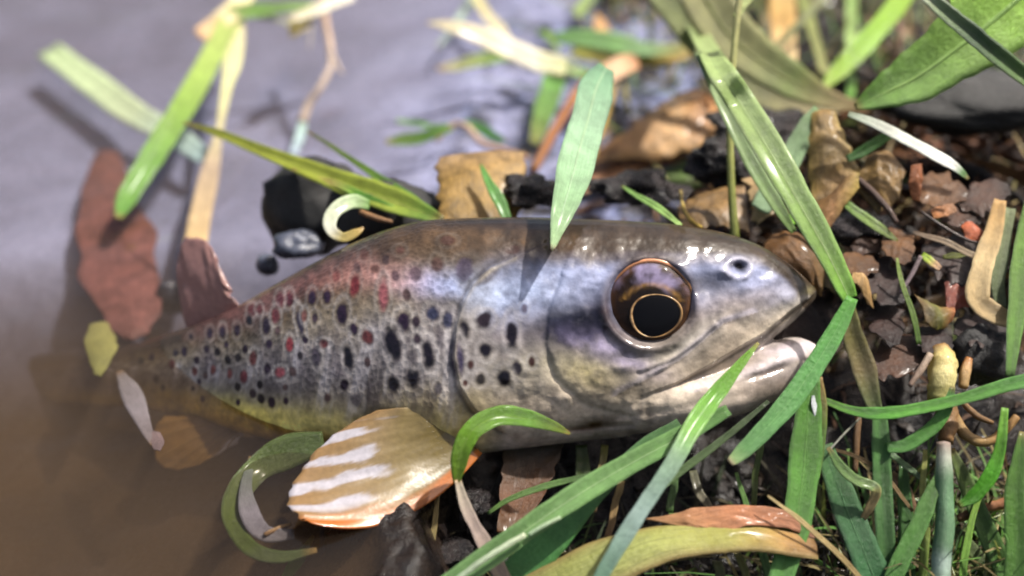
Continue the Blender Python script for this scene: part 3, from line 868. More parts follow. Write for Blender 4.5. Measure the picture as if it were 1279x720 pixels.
ic = np.clip(ic, 0.002, 1)
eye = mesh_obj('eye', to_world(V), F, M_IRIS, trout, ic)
def child(name, V, F, m, cols=None):
    return mesh_obj(name, to_world(V), F, m, eye, cols)
eye['_org'] = list(trout['_org'])
V, F, *_ = disc(817, 394, 31, 26, ZE + 3.0, 2.0, -8, warp=True)
child('pupil', V, F, M_PUPIL)
th = np.linspace(0, 2 * math.pi, 73)[:-1]
def ringtube(cx, cy, rx, ry, z, rad, ang, sides=8, rad_warp=False):
    a = math.radians(ang)
    wv = pear(th) if rad_warp else 1.0
    x, y = np.cos(th) * rx * wv, np.sin(th) * ry * wv
    X, Y = cx + x * math.cos(a) - y * math.sin(a), cy + x * math.sin(a) + y * math.cos(a)
    c = frame_pt(X, Y, z if np.ndim(z) else np.full(len(th), z))
    tg = unit(np.roll(c, -1, 0) - np.roll(c, 1, 0)); nn = np.array([0, 0, 1.0]); sdv = unit(np.cross(tg, nn))
    ph = np.linspace(0, 2 * math.pi, sides, endpoint=False)
    rd = np.broadcast_to(rad, (len(th),))
    V = c[:, None] + rd[:, None, None] * (np.cos(ph)[None, :, None] * sdv[:, None] + np.sin(ph)[None, :, None] * nn)
    idx = np.arange(len(th) * sides).reshape(-1, sides)
    p, q = idx, np.roll(idx, -1, 0)
    F = np.stack([p, np.roll(p, -1, 1), np.roll(q, -1, 1), q], -1).reshape(-1, 4)
    return V.reshape(-1, 3), F, X, Y
V, F, X, Y = ringtube(817, 394, 31.5, 26.5, ZE + 3.6, 1.15 + 0.5 * np.sin(th * 2 + 1) + 0.35 * noise(np.cos(th) * 3, np.sin(th) * 3, 2.0), -8, rad_warp=True)
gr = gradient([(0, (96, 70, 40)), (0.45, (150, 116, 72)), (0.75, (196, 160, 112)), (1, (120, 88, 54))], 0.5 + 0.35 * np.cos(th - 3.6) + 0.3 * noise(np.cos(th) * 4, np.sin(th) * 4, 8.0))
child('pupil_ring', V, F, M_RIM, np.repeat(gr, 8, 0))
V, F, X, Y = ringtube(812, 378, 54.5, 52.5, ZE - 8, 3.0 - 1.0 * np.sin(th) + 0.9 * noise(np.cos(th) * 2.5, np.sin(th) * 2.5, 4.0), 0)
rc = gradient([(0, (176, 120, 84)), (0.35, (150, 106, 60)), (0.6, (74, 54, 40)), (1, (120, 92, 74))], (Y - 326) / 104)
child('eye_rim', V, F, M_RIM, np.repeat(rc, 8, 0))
V, F, *_ = disc(812, 378, 53, 51, ZE - 8, 17)
child('cornea', V, F, M_CORNEA)

# --- fins: membrane with rays
def fin(name, base_a, base_b, tip_line, colfun, nray, raycol, ray_r, corr=1.2, thick=1.6, nu=30, belly=0.0):
    A, B = np.array(P(*base_a)[0]), np.array(P(*base_b)[0])
    tips = catmull([P(*p)[0] for p in tip_line], 10)
    m = len(tips)
    tv = np.linspace(0, 1, m); tu = np.linspace(0, 1, nu)
    tips = tips + (tips - (A + B) / 2) * (0.014 * noise(tv * 26, 3.0) + 0.005 * np.cos(tv * nray * 2 * math.pi))[:, None]
    base = A * (1 - tv)[:, None] + B * tv[:, None]
    G = base[None] * (1 - tu)[:, None, None] + tips[None] * tu[:, None, None]
    G = G + (-UV * belly + NV * belly * 0.4) * (4 * tu * (1 - tu))[:, None, None] * (tv ** 2.5)[None, :, None]
    du, dv = np.gradient(G, axis=0), np.gradient(G, axis=1)
    nr = unit(np.cross(du, dv)); nr = np.where((nr * ((T0 + D * NV) - G)).sum(-1, keepdims=True) < 0, -nr, nr)
    G = G + nr * (-corr * np.cos(tv * nray * 2 * math.pi)[None] * tu[:, None] + 1.5 * fbm(tu[:, None] * 4, tv[None] * 6, 3.0, 2) + 3.5 * np.sin(tu * math.pi)[:, None])[..., None]
    k = nu * m
    idx = np.arange(k).reshape(nu, m)
    f = np.stack([idx[:-1, :-1], idx[1:, :-1], idx[1:, 1:], idx[:-1, 1:]], -1).reshape(-1, 4)
    V = np.vstack([(G + nr * thick / 2).reshape(-1, 3), (G - nr * thick / 2).reshape(-1, 3)])
    F = f.tolist() + (f[:, ::-1] + k).tolist()
    ring = np.concatenate([idx[:, 0], idx[-1, 1:], idx[-2::-1, -1], idx[0, -2:0:-1]]); r2 = np.roll(ring, -1)
    F += np.stack([r2, ring, ring + k, r2 + k], -1).tolist()
    C = colfun(tu[:, None] + 0 * tv[None], tv[None] + 0 * tu[:, None]).reshape(-1, 3)
    o = mesh_obj(name, V, F, M_FIN, trout, np.vstack([C, C]))
    o['_org'] = list(trout['_org'])
    for i in range(nray):
        j = (i + 0.5) / nray * (m - 1)
        j0 = int(j); fr_ = j - j0
        c = (G[:, j0] * (1 - fr_) + G[:, min(j0 + 1, m - 1)] * fr_) + nr[:, j0] * 0.35
        c = c[3:]
        tube('fin_ray', c, np.linspace(ray_r, ray_r * 0.35, len(c)), raycol, M_FIN, parent=o, sides=6)
    return o

def pec(u, v):
    n = fbm(u * 5, v * 14, 1.0, 3)
    c = gradient([(0, (98, 86, 50)), (0.35, (122, 106, 66)), (0.55, (132, 112, 78)), (1.0, (138, 108, 70))], u.ravel()).reshape(u.shape + (3,))
    stripe = sstep(0.0, 0.5, -np.cos(v * 5.5 * 2 * math.pi + 0.9 * noise(u * 5, v * 4)) + 0.20 + 0.8 * n + 0.35 * noise(u * 14, v * 9, 5.0))
    m = stripe * sstep(0.47, 0.55, u + 0.06 * n + 0.05 * np.sin(v * 14)) * sstep(0.10, 0.18, v)
    m = m * (1 - sstep(0.80, 0.9, v))
    c = c + (lin((176, 173, 182)) - c) * (0.93 * m)[..., None]  # sky sheen on the wet membrane painted as pale bars
    o = sstep(0.86, 0.97, v + 0.05 * n)[..., None]
    return c * (1 - o) + lin((176, 104, 46)) * o
fin('pectoral_fin', (532, 506, 'z62'), (602, 566, 'z44'),
    [(470, 513, 'z60'), (432, 533, 'z68'), (397, 560, 'z84'), (374, 590, 'z102'), (362, 616, 'z118'), (365, 637, 'z144'), (388, 653, 'z158')],
    pec, 13, [(0, (100, 84, 48)), (1, (142, 112, 74))], 0.55, corr=0.25, belly=36)
def pelv(u, v):
    c = np.broadcast_to(lin((118, 90, 48)), u.shape + (3,)).copy()
    e = sstep(0.80, 0.9, v)[..., None]
    return c * (1 - e) + lin((205, 200, 205)) * e
fin('pelvic_fin', (272, 522, 'z-92'), (305, 543, 'z-72'), [(205, 520, 'z-107'), (190, 545, 'z-92'), (198, 580, 'z-72'), (225, 586, 'z-67'), (262, 574, 'z-64'), (296, 552, 'z-66')], pelv, 7, [(0, (120, 96, 52)), (1, (140, 112, 70))], 1.8)
def dors(u, v):
    return np.broadcast_to(lin((158, 120, 114)), u.shape + (3,)).copy()
fin('dorsal_fin', (300, 382, 'z-120'), (238, 418, 'z-174'), [(276, 352, 'z-127'), (268, 318, 'z-137'), (252, 298, 'z-147'), (230, 300, 'z-157'), (222, 335, 'z-167'), (226, 385, 'z-174')], dors, 7, [(0, (146, 108, 102)), (1, (152, 116, 110))], 0.9, corr=0.4)
fin('tail_fin', (-10, 456, 'z-496'), (-10, 482, 'z-496'), [(-70, 410, 'z-515'), (-105, 420, 'z-517'), (-92, 466, 'z-517'), (-105, 515, 'z-517'), (-75, 530, 'z-515')], lambda u, v: np.broadcast_to(lin((96, 72, 52)), u.shape + (3,)).copy(), 9, [(0, (90, 70, 52)), (1, (120, 92, 70))], 1.2)

# ------------------------------------------------------------------ grass, stems, leaves and debris
G1, G2, G3 = (96, 140, 52), (70, 116, 44), (120, 156, 76)      # fresh greens
PALE, OLIVE, STRAW, TAN = (190, 200, 160), (112, 116, 62), (186, 166, 116), (158, 118, 72)
TUFT = [None]
def tuft(name, label, cat, px, py, m):
    TUFT[0] = tag(empty(name, P(px, py, m)[0]), label, cat, 'grass shoots on the bank')
def loose():
    TUFT[0] = None
def gb(label, pts, cols, **kw):
    if TUFT[0] is not None:
        return blade('blade', label, None, pts, cols, parent=TUFT[0], **kw)
    kw.setdefault('group', 'loose grass blades round the trout')
    return tag(blade('blade_of_grass', label, 'grass blade', pts, cols, **kw), kind='thing')
def db(label, pts, cols, **kw):
    if TUFT[0] is not None:
        kw.setdefault('material', M_DRY)
        return blade('dead_blade', label, None, pts, cols, parent=TUFT[0], **kw)
    kw.setdefault('group', 'dead grass blades on the bank'); kw.setdefault('material', M_DRY)
    return tag(blade('dead_blade_of_grass', label, 'dead grass', pts, cols, **kw), kind='thing')

# --- shoots: blades that grow from one joint are parts of one plant
tuft('grass_shoot', 'blurred green and straw shoot leaning down over the water at upper left', 'grass', 300, 10, 132)
gb('green blade drooping to a blunt tip over the water at upper left', [(298, 6, 130, 24), (262, 75, 112, 26), (226, 138, 92, 27), (190, 196, 62, 29), (160, 245, 34, 24), (148, 272, 22, 9)], [(0, (176, 188, 110)), (0.4, (132, 166, 66)), (0.6, (110, 156, 60)), (1, (84, 130, 50))])
db('pale straw stalk standing in the water, widest at its foot', [(300, 20, 120, 12), (292, 70, 100, 22), (283, 110, 84, 13), (273, 165, 60, 10), (262, 215, 34, 24), (249, 275, 10, 28), (240, 335, -4, 26), (236, 362, -12, 16)], [(0, (200, 190, 150)), (0.25, (196, 196, 140)), (0.55, (160, 140, 116)), (0.8, (176, 150, 104)), (1, (176, 146, 110))], fold=0.1)
db('short pale brown blade end pointing down left above the stalk', [(318, -30, 150, 24), (296, 8, 140, 24), (272, 28, 130, 22), (250, 46, 122, 20)], [(0, (210, 205, 160)), (0.5, (212, 196, 150)), (1, (196, 158, 118))])
gb('bright green blade running level along the top edge, left of a pale twig', [(268, 22, 132, 14), (310, 14, 136, 18), (350, 10, 138, 14), (392, 6, 140, 8)], [(0, (180, 190, 120)), (0.4, (128, 170, 80)), (1, (150, 180, 110))])
db('thin grey green stalk below the level green blade', [(300, 18, 125, 7), (345, 24, 118, 6), (378, 38, 108, 3)], [(0, (170, 176, 130)), (1, (180, 180, 160))])
loose()
tuft('grass_shoot', 'yellow green shoot pointing left over the black shade lump', 'grass', 545, 272, 'z-95')
gb('long yellow green blade pointing left from behind the trout', [(228, 153, 'z-330', 3), (270, 166, 'z-290', 10), (330, 190, 'z-240', 17), (395, 215, 'z-190', 24), (450, 236, 'z-150', 32), (505, 256, 'z-115', 30), (552, 276, 'z-85', 12)], [(0, (110, 100, 40)), (0.2, (140, 148, 50)), (0.5, (150, 160, 58)), (0.8, (140, 156, 60)), (1, (84, 130, 50))], fold=0.22, rib=(176, 184, 104))
gb('thin dark green blade above the long yellow green one', [(384, 163, 'z-290', 3), (420, 188, 'z-240', 6), (470, 220, 'z-180', 10), (515, 250, 'z-130', 14), (548, 272, 'z-95', 10)], [(0, (86, 88, 40)), (0.5, (92, 124, 46)), (1, (86, 138, 52))])
gb('ragged pale underside strip below the long yellow green blade', [(366, 212, 'z-205', 4), (388, 222, 'z-190', 7), (420, 230, 'z-165', 9), (452, 246, 'z-140', 12), (490, 262, 'z-120', 10)], [(0, (170, 150, 90)), (0.4, (176, 160, 90)), (0.7, (96, 150, 52)), (1, (90, 140, 52))])
gb('short whitish blade curled into a hook beside the black shade lump', [(460, 256, 'z-95', 12), (440, 252, 'z-80', 17), (421, 261, 'z-66', 18), (412, 277, 'z-55', 17), (416, 290, 'z-48', 15), (430, 297, 'z-46', 13), (446, 290, 'z-50', 9), (454, 283, 'z-55', 3)], [(0, (112, 150, 80)), (0.25, (196, 208, 176)), (0.55, (206, 206, 190)), (0.7, (176, 160, 90)), (1, (170, 140, 80))], fold=0.1)
loose()
tuft('grass_shoot', 'bleached white and green shoot lying across the mud at top centre', 'grass', 700, 80, 66)
gb('broad bleached white blade with a pointed left tip, top centre', [(533, 28, 158, 3), (560, 32, 152, 14), (600, 45, 130, 25), (640, 62, 104, 30), (672, 76, 82, 30), (708, 84, 70, 26)], [(0, (206, 196, 160)), (0.3, (226, 214, 178)), (0.7, (232, 226, 206)), (1, (206, 206, 150))], fold=0.06, rib=(200, 190, 150), lift=0.9)
gb('pale green tapering blade just below the bleached one', [(545, 86, 40, 5), (570, 82, 46, 12), (605, 74, 58, 15), (640, 70, 64, 14), (680, 74, 60, 8)], [(0, (200, 170, 140)), (0.25, (214, 214, 150)), (0.6, (150, 186, 96)), (1, (120, 166, 70))])
gb('smooth green blade lying level right of the bleached blade', [(692, 46, 112, 12), (730, 48, 110, 22), (770, 54, 101, 24), (810, 62, 90, 18), (862, 60, 92, 12)], [(0, (110, 160, 84)), (0.5, (124, 170, 96)), (0.75, (150, 186, 130)), (1, (176, 160, 90))], fold=0.1)
db('yellow brown blade base tucked under the level green blade', [(715, 62, 62, 18), (760, 72, 66, 20), (806, 76, 68, 18), (860, 66, 74, 14)], [(0, (186, 186, 90)), (0.4, (134, 116, 60)), (0.7, (176, 156, 66)), (1, (170, 140, 72))])
gb('white and green blade joint where the bleached blades meet', [(650, 66, 70, 18), (680, 78, 72, 24), (706, 82, 72, 20), (728, 92, 70, 12)], [(0, (200, 190, 140)), (0.5, (226, 222, 190)), (1, (170, 200, 130))])
gb('small bright green curl on top of the bleached blade joint', [(672, 40, 80, 6), (683, 42, 86, 10), (690, 52, 84, 8), (700, 64, 80, 4)], [(0, (130, 170, 60)), (1, (150, 180, 90))])
gb('bright green blade edge under the bleached blade joint', [(680, 84, 62, 8), (705, 90, 62, 14), (728, 93, 62, 12), (738, 86, 64, 4)], [(0, (100, 150, 50)), (1, (84, 150, 56))])
db('straw coloured stalk meeting the bleached blade from the top edge', [(590, -14, 70, 10), (604, 12, 66, 12), (622, 34, 62, 14), (634, 52, 58, 10)], [(0, (200, 190, 110)), (0.5, (216, 204, 160)), (1, (220, 206, 170))])
gb('green blade half hidden left of the orange brown stalk', [(698, 86, 60, 26), (686, 118, 48, 28), (676, 150, 34, 24), (668, 180, 18, 14)], [(0, (90, 140, 66)), (0.6, (104, 142, 62)), (1, (130, 130, 60))])
loose()
tuft('grass_shoot', 'small green shoot with pale tip and bent stalk behind the trout', 'grass', 575, 160, 44)
gb('small green leaf with a pale tip left of the tan leaf', [(482, 178, 30, 6), (500, 174, 36, 14), (525, 172, 40, 16), (552, 164, 52, 10), (566, 160, 58, 5)], [(0, (196, 190, 130)), (0.2, (120, 150, 66)), (0.6, (96, 144, 46)), (1, (120, 150, 70))])
gb('thin bud tipped green stalk above the small pale tipped leaf', [(495, 150, 40, 5), (520, 154, 42, 8), (545, 158, 42, 7), (570, 158, 42, 6)], [(0, (190, 220, 170)), (0.3, (110, 160, 80)), (1, (96, 140, 60))])
gb('short dark green blade right of the pale tipped leaf', [(580, 152, 44, 8), (600, 160, 42, 14), (618, 170, 38, 12), (632, 177, 34, 5)], [(0, (110, 160, 90)), (0.5, (70, 126, 60)), (1, (60, 104, 56))])
stem('stalk', 'bent pale brown stalk arching over the tan leaf behind the trout', None, [(544, 176, 30, 5), (566, 156, 44, 7), (582, 158, 48, 9), (602, 178, 44, 8), (630, 187, 36, 7), (660, 197, 26, 7)], [(0, (150, 124, 90)), (0.4, (196, 170, 150)), (1, (170, 130, 100))], parent=TUFT[0])
loose()
tuft('grass_shoot', 'big fan of blades meeting at a brown knot, upper right', 'grass', 1072, 135, 'z-95')
gb('wide faded olive blade slanting from the top to the brown knot', [(872, -18, 330, 66), (905, 34, 275, 62), (945, 72, 230, 56), (990, 102, 192, 46), (1035, 124, 160, 26), (1084, 136, 140, 8)], [(0, (156, 154, 104)), (0.35, (150, 150, 100)), (0.6, (120, 134, 74)), (0.85, (156, 140, 96)), (1, (130, 104, 66))], fold=0.12, n=9, rib=(150, 146, 96))
gb('second olive blade behind, pale along its lower edge', [(822, -14, 300, 40), (858, 30, 250, 44), (905, 84, 190, 42), (960, 122, 146, 34), (1020, 136, 128, 16), (1064, 136, 124, 6)], [(0, (136, 146, 92)), (0.5, (124, 130, 76)), (0.85, (190, 176, 140)), (1, (160, 130, 96))], fold=0.1)
gb('upright pale green blade standing at the brown knot', [(1064, -16, 170, 14), (1063, 40, 150, 15), (1064, 85, 130, 13), (1062, 124, 112, 11)], [(0, (140, 170, 90)), (0.5, (160, 186, 110)), (1, (110, 166, 60))])
gb('vivid yellow green blade leaning right from the knot to the top', [(1140, -22, 250, 24), (1112, 18, 226, 26), (1080, 54, 200, 26), (1050, 86, 176, 24), (1028, 110, 160, 8)], [(0, (150, 190, 40)), (0.5, (136, 182, 40)), (1, (150, 176, 60))], fold=0.2, rib=(150, 186, 70))
gb('widest bright green leaf reaching the top right corner', [(1068, 134, 'z-95', 8), (1100, 118, 'z-88', 40), (1140, 98, 'z-80', 62), (1185, 68, 'z-70', 80), (1225, 38, 'z-62', 96), (1275, -4, 'z-55', 100), (1310, -40, 'z-50', 60)], [(0, (110, 156, 60)), (0.3, (136, 178, 84)), (0.6, (156, 196, 96)), (1, (160, 206, 60))], fold=0.16, n=9, rib=(150, 186, 100))
gb('blade with white glare painted along it, pointing down right', [(1060, 142, 'z-70', 8), (1090, 152, 'z-60', 14), (1125, 170, 'z-48', 15), (1160, 190, 'z-36', 16), (1190, 208, 'z-26', 14), (1210, 224, 'z-22', 4)], [(0, (150, 166, 140)), (0.3, (216, 220, 206)), (0.8, (236, 236, 228)), (0.9, (96, 140, 76)), (1, (90, 120, 60))], fold=0.1, lift=1.1)  # white middle is glare put into the blade colour
gb('blue green blade slanting down left from the brown knot', [(1026, 140, 'z-140', 24), (1006, 166, 'z-125', 28), (984, 205, 'z-105', 28), (962, 240, 'z-90', 28), (948, 262, 'z-82', 24)], [(0, (110, 136, 92)), (0.5, (126, 156, 112)), (1, (140, 166, 130))], fold=0.12)
loose()
tuft('grass_shoot', 'jointed green shoot whose node touches the tip of the snout', 'grass', 1062, 376, 'z56')
gb('very long arching blade falling from the top to the snout', [(838, -16, 210, 22), (862, 26, 205, 30), (890, 76, 'z-90', 34), (925, 130, 'z-40', 37), (965, 195, 'z0', 37), (1000, 255, 'z25', 34), (1032, 312, 'z45', 30), (1052, 352, 'z55', 26), (1062, 374, 'z58', 20)], [(0, (166, 176, 126)), (0.3, (156, 178, 112)), (0.6, (140, 172, 92)), (0.85, (120, 164, 62)), (1, (104, 156, 52))], fold=0.2, rib=(190, 206, 156), n=10)
gb('thin shaded blade edge running beside the very long arching one', [(872, 66, 'z-120', 8), (905, 135, 'z-80', 16), (940, 205, 'z-50', 18), (972, 258, 'z-30', 16), (992, 290, 'z-25', 8)], [(0, (140, 160, 110)), (0.5, (124, 154, 90)), (1, (110, 140, 70))], fold=0.2)
gb('green blade from the grass node to a pale cut tip below the jaw', [(1064, 372, 'z62', 14), (1046, 408, 'z74', 22), (1022, 450, 'z90', 25), (990, 496, 'z108', 26), (955, 536, 'z124', 24), (928, 564, 'z134', 19), (912, 577, 'z138', 11)], [(0, (84, 146, 54)), (0.3, (84, 142, 70)), (0.8, (96, 146, 84)), (0.95, (150, 180, 120)), (1, (226, 226, 200))], fold=0.14, rib=(120, 166, 100))
db('olive brown sheath hanging from the grass node', [(1058, 380, 'z50', 16), (1066, 420, 'z54', 26), (1078, 460, 'z60', 30), (1090, 500, 'z68', 22), (1098, 522, 'z72', 14)], [(0, (110, 110, 56)), (0.5, (112, 100, 66)), (1, (76, 110, 52))], fold=0.25, material=M_GRASS)
gb('upright grey green blade below the olive brown sheath', [(1098, 512, 'z70', 16), (1100, 560, 'z80', 22), (1102, 620, 'z92', 24), (1106, 680, 'z104', 24), (1110, 740, 'z112', 22)], [(0, (70, 118, 50)), (0.4, (76, 116, 62)), (1, (66, 104, 56))], fold=0.25)
gb('bright blade running level to the right edge, in two arms', [(1028, 500, 'z66', 8), (1062, 512, 'z82', 12), (1100, 516, 'z94', 15), (1150, 510, 'z96', 14), (1205, 498, 'z94', 15), (1258, 482, 'z90', 17), (1310, 470, 'z88', 18)], [(0, (84, 124, 40)), (0.3, (84, 150, 50)), (0.6, (84, 140, 50)), (1, (76, 130, 56))], fold=0.2, rib=(104, 156, 70))
gb('curved green blade under the level one', [(1108, 560, 'z84', 14), (1135, 554, 'z88', 17), (1160, 538, 'z90', 16), (1180, 514, 'z88', 15), (1190, 482, 'z80', 6)], [(0, (76, 130, 56)), (0.5, (84, 140, 56)), (1, (70, 120, 50))], fold=0.2)
loose()
tuft('grass_shoot', 'broad upright shoot standing below the jaw tip', 'grass', 1016, 480, 'z70')
gb('broad upright green blade rising to the jaw tip', [(1012, 470, 'z76', 22), (1008, 530, 'z92', 36), (1004, 590, 'z110', 38), (994, 650, 'z128', 36), (978, 712, 'z146', 32), (962, 760, 'z156', 28)], [(0, (76, 126, 40)), (0.5, (84, 134, 52)), (1, (92, 142, 76))], fold=0.2, rib=(104, 150, 70))
gb('narrow brown edged blade close behind the broad upright one', [(1022, 470, 'z60', 10), (1024, 510, 'z70', 18), (1020, 560, 'z80', 18), (1012, 620, 'z95', 14), (1004, 660, 'z104', 6)], [(0, (150, 120, 70)), (0.4, (84, 116, 40)), (1, (80, 116, 50))], fold=0.2)
gb('dark bluish green blade leaning to the bottom edge, right of the broad upright one', [(1028, 556, 'z72', 22), (1046, 606, 'z86', 34), (1066, 656, 'z100', 38), (1086, 706, 'z114', 40), (1106, 756, 'z124', 40)], [(0, (70, 110, 60)), (0.5, (60, 104, 62)), (1, (60, 108, 66))], fold=0.12, rib=(80, 124, 78))
gb('withered crook of blade with a tan tip', [(1034, 558, 'z104', 5), (1050, 582, 'z108', 13), (1070, 600, 'z110', 14), (1090, 608, 'z110', 14), (1094, 618, 'z108', 12), (1084, 636, 'z104', 10), (1074, 658, 'z98', 4)], [(0, (84, 120, 56)), (0.5, (104, 130, 70)), (0.68, (190, 170, 120)), (1, (176, 150, 104))], fold=0.2, wob=2.0)
loose()
tuft('grass_shoot', 'pale stemmed shoot with roots at the bottom right', 'grass', 1180, 545, 'z76')
gb('vivid curved blade at the right edge', [(1196, 632, 'z96', 8), (1220, 616, 'z100', 17), (1240, 588, 'z100', 17), (1250, 552, 'z96', 14), (1256, 510, 'z90', 8)], [(0, (76, 140, 30)), (0.5, (84, 156, 36)), (1, (110, 160, 50))], fold=0.2)
gb('whitish jointed stem standing at the bottom right', [(1178, 552, 'z84', 16), (1180, 590, 'z96', 21), (1180, 640, 'z108', 23), (1177, 690, 'z118', 23), (1175, 750, 'z128', 22)], [(0, (150, 130, 120)), (0.15, (180, 186, 170)), (0.3, (104, 140, 104)), (0.7, (110, 146, 110)), (0.8, (170, 190, 180)), (1, (96, 140, 90))], fold=-0.25, thick=8)
gb('green blade forking left from the whitish jointed stem', [(1174, 592, 'z92', 12), (1158, 630, 'z104', 20), (1140, 670, 'z114', 22), (1118, 716, 'z126', 24), (1104, 756, 'z132', 22)], [(0, (90, 126, 66)), (0.5, (84, 130, 60)), (1, (80, 130, 60))], fold=0.2)
gb('dim green blade slanting to the bottom right corner', [(1188, 560, 'z60', 8), (1204, 596, 'z68', 18), (1222, 640, 'z76', 24), (1244, 690, 'z84', 26), (1266, 740, 'z90', 24)], [(0, (96, 110, 50)), (0.5, (76, 108, 48)), (1, (66, 104, 46))], fold=0.2)
gb('dark olive blade low behind the whitish jointed stem', [(1192, 660, 'z56', 14), (1210, 684, 'z62', 20), (1236, 716, 'z70', 22), (1260, 750, 'z74', 20)], [(0, (80, 96, 36)), (1, (80, 104, 40))])
stem('stem', 'fat cream coloured stem base at the right', None, [(1172, 434, 'z30', 24), (1178, 452, 'z40', 34), (1176, 476, 'z50', 33), (1174, 502, 'z56', 28)], [(0, (150, 110, 60)), (0.2, (206, 186, 116)), (0.6, (212, 200, 140)), (1, (150, 150, 80))], M_GRASS, rough=0.12, parent=TUFT[0])
stem('stem', 'thin cream and orange stem base right of the fat one', None, [(1210, 448, 'z26', 10), (1206, 464, 'z34', 14), (1203, 484, 'z40', 12)], [(0, (170, 110, 50)), (0.5, (206, 170, 120)), (1, (170, 140, 90))], M_GRASS, rough=0.15, parent=TUFT[0])
stem('root', 'tan root looping right below the fat cream stem', None, [(1186, 500, 'z44', 11), (1194, 524, 'z52', 13), (1208, 544, 'z60', 14), (1230, 552, 'z62', 13), (1252, 540, 'z60', 11), (1270, 520, 'z56', 9)], [(0, (140, 110, 66)), (0.5, (150, 120, 70)), (1, (150, 112, 60))], parent=TUFT[0])
stem('root', 'thin inner tan root above the looping one', None, [(1196, 492, 'z40', 7), (1206, 506, 'z46', 8), (1222, 520, 'z50', 8), (1240, 528, 'z50', 5)], [(0, (134, 100, 60)), (1, (120, 88, 50))], parent=TUFT[0])
stem('root', 'brown knotted root under the fat cream stem', None, [(1176, 500, 'z50', 20), (1184, 524, 'z60', 26), (1182, 552, 'z72', 18)], [(0, (120, 90, 50)), (1, (130, 96, 56))], rough=0.3, parent=TUFT[0])
loose()
# --- over the water, upper left
gb('broad whitish blade lying on the water crossed by a green one', [(60, 62, 6, 30), (124, 110, 6, 34), (165, 140, 6, 34), (215, 168, 6, 30), (258, 198, 5, 24)], [(0, (180, 196, 150)), (0.5, (196, 206, 168)), (1, (168, 190, 190))], fold=0.08)
leaf('dead_leaf', 'small yellow olive leaf tip hanging over the water near the pale twig', 'leaf', [(394, 2, 140), (372, 16, 130), (361, 32, 118), (362, 45, 110)], [(412, 4, 142), (398, 18, 130), (382, 36, 118), (364, 46, 110)], [(0, (190, 176, 110)), (1, (128, 112, 44))], M_DRY, bulge=5, crumple=2)
db('white blade lying along the top edge beside the pale twig', [(360, 24, 142, 8), (400, 10, 146, 14), (440, -6, 150, 12)], [(0, (205, 195, 160)), (1, (226, 220, 205))])
stem('twig', 'pale forked twig bending down into the water at the top left', 'twig', [(402, -20, 150, 9), (406, 20, 130, 9), (412, 55, 110, 9), (413, 80, 92, 9), (402, 105, 70, 9), (386, 130, 40, 10), (377, 152, 15, 11)], [(0, (186, 150, 116)), (0.5, (196, 176, 160)), (1, (190, 170, 150))])
stem('twig', 'short thin prong splitting off the pale forked twig', 'twig', [(413, 62, 108, 4), (420, 78, 96, 5), (427, 92, 84, 4)], [(0, (190, 170, 150)), (1, (186, 170, 160))])
stem('twig', 'faint straight stalk left of the pale forked twig', 'twig', [(394, 10, 140, 4), (389, 35, 115, 4), (386, 62, 90, 3)], [(0, (170, 160, 140)), (1, (160, 152, 150))])
gb('pale blue green blade stump at the foot of the forked twig', [(379, 152, 22, 9), (374, 172, 12, 12), (366, 192, 5, 9)], [(0, (160, 186, 170)), (1, (170, 186, 200))])
stem('twig', 'thin orange brown bit of stalk under the long yellow green blade', 'twig', [(450, 264, 'z-90', 7), (470, 272, 'z-80', 8), (490, 277, 'z-75', 5)], [(0, (150, 110, 70)), (1, (130, 96, 64))])
blob('mud_shade_lump', 'pitch black lump in place of the deep shade behind the trout', 'mud', 398, 258, 'z-270', (66, 50, 58), M_BLACK, 0.20, 1.4, 2.0)  # black lump fills a gap that is only deep shade
blob('mud_shade_lump', 'low black lump in place of the shade under the long yellow green blade', 'mud', 478, 266, 'z-190', (74, 44, 40), M_BLACK, 0.2, 1.4, 5.0)  # second black lump, shade of the same gap
blob('pebble', 'small glossy blue grey pebble at the edge of the trout\'s back', 'pebble', 334, 330, 'z-215', (15, 13, 15), M_PEB, 0.12, 1.2, 3.0)
blob('pebble', 'wet blue grey stone wedged between trout and black shade lump', 'pebble', 372, 306, 'z-190', (30, 20, 18), M_PEB, 0.22, 1.5, 9.0)
blob('pebble', 'pale blue wet stone beside the foot of the straw stalk', 'pebble', 214, 372, 'z-330', (17, 15, 24), M_PEB, 0.16, 1.3, 4.0)
leaf('dead_leaf', 'large blurred reddish brown leaf in the water at the far left', 'leaf', [(118, 190, -34), (96, 262, -34), (100, 340, -36), (130, 404, -40), (164, 424, -42)], [(146, 188, -34), (180, 262, -34), (198, 340, -36), (196, 400, -40), (168, 425, -42)], [(0, (136, 92, 84)), (0.5, (140, 92, 90)), (1, (124, 84, 82))], M_LEAF, bulge=6, crumple=4, tatter=0.12)
leaf('dead_leaf', 'small pale yellow green leaf at the far left edge beside the tail', 'leaf', [(112, 405, -26), (106, 432, -26), (118, 468, -27)], [(134, 402, -26), (146, 430, -26), (126, 470, -27)], [(0, (150, 150, 90)), (1, (136, 140, 80))], M_DRY, bulge=4, crumple=2)
db('greyish strip of dead blade floating below the tail', [(148, 464, -9, 8), (164, 492, -8, 24), (180, 528, -8, 18), (190, 557, -9, 4)], [(0, (116, 112, 116)), (0.5, (140, 137, 150)), (1, (116, 108, 114))], fold=0.05)  # pale lavender middle is wet sheen painted on
leaf('dead_leaf', 'tiny pinkish flake floating just below the grey strip', 'leaf', [(190, 538, -8), (188, 550, -8), (192, 561, -8)], [(200, 540, -8), (205, 551, -8), (200, 563, -8)], [(0, (126, 110, 116)), (1, (110, 96, 104))], M_DRY, bulge=1, crumple=1)
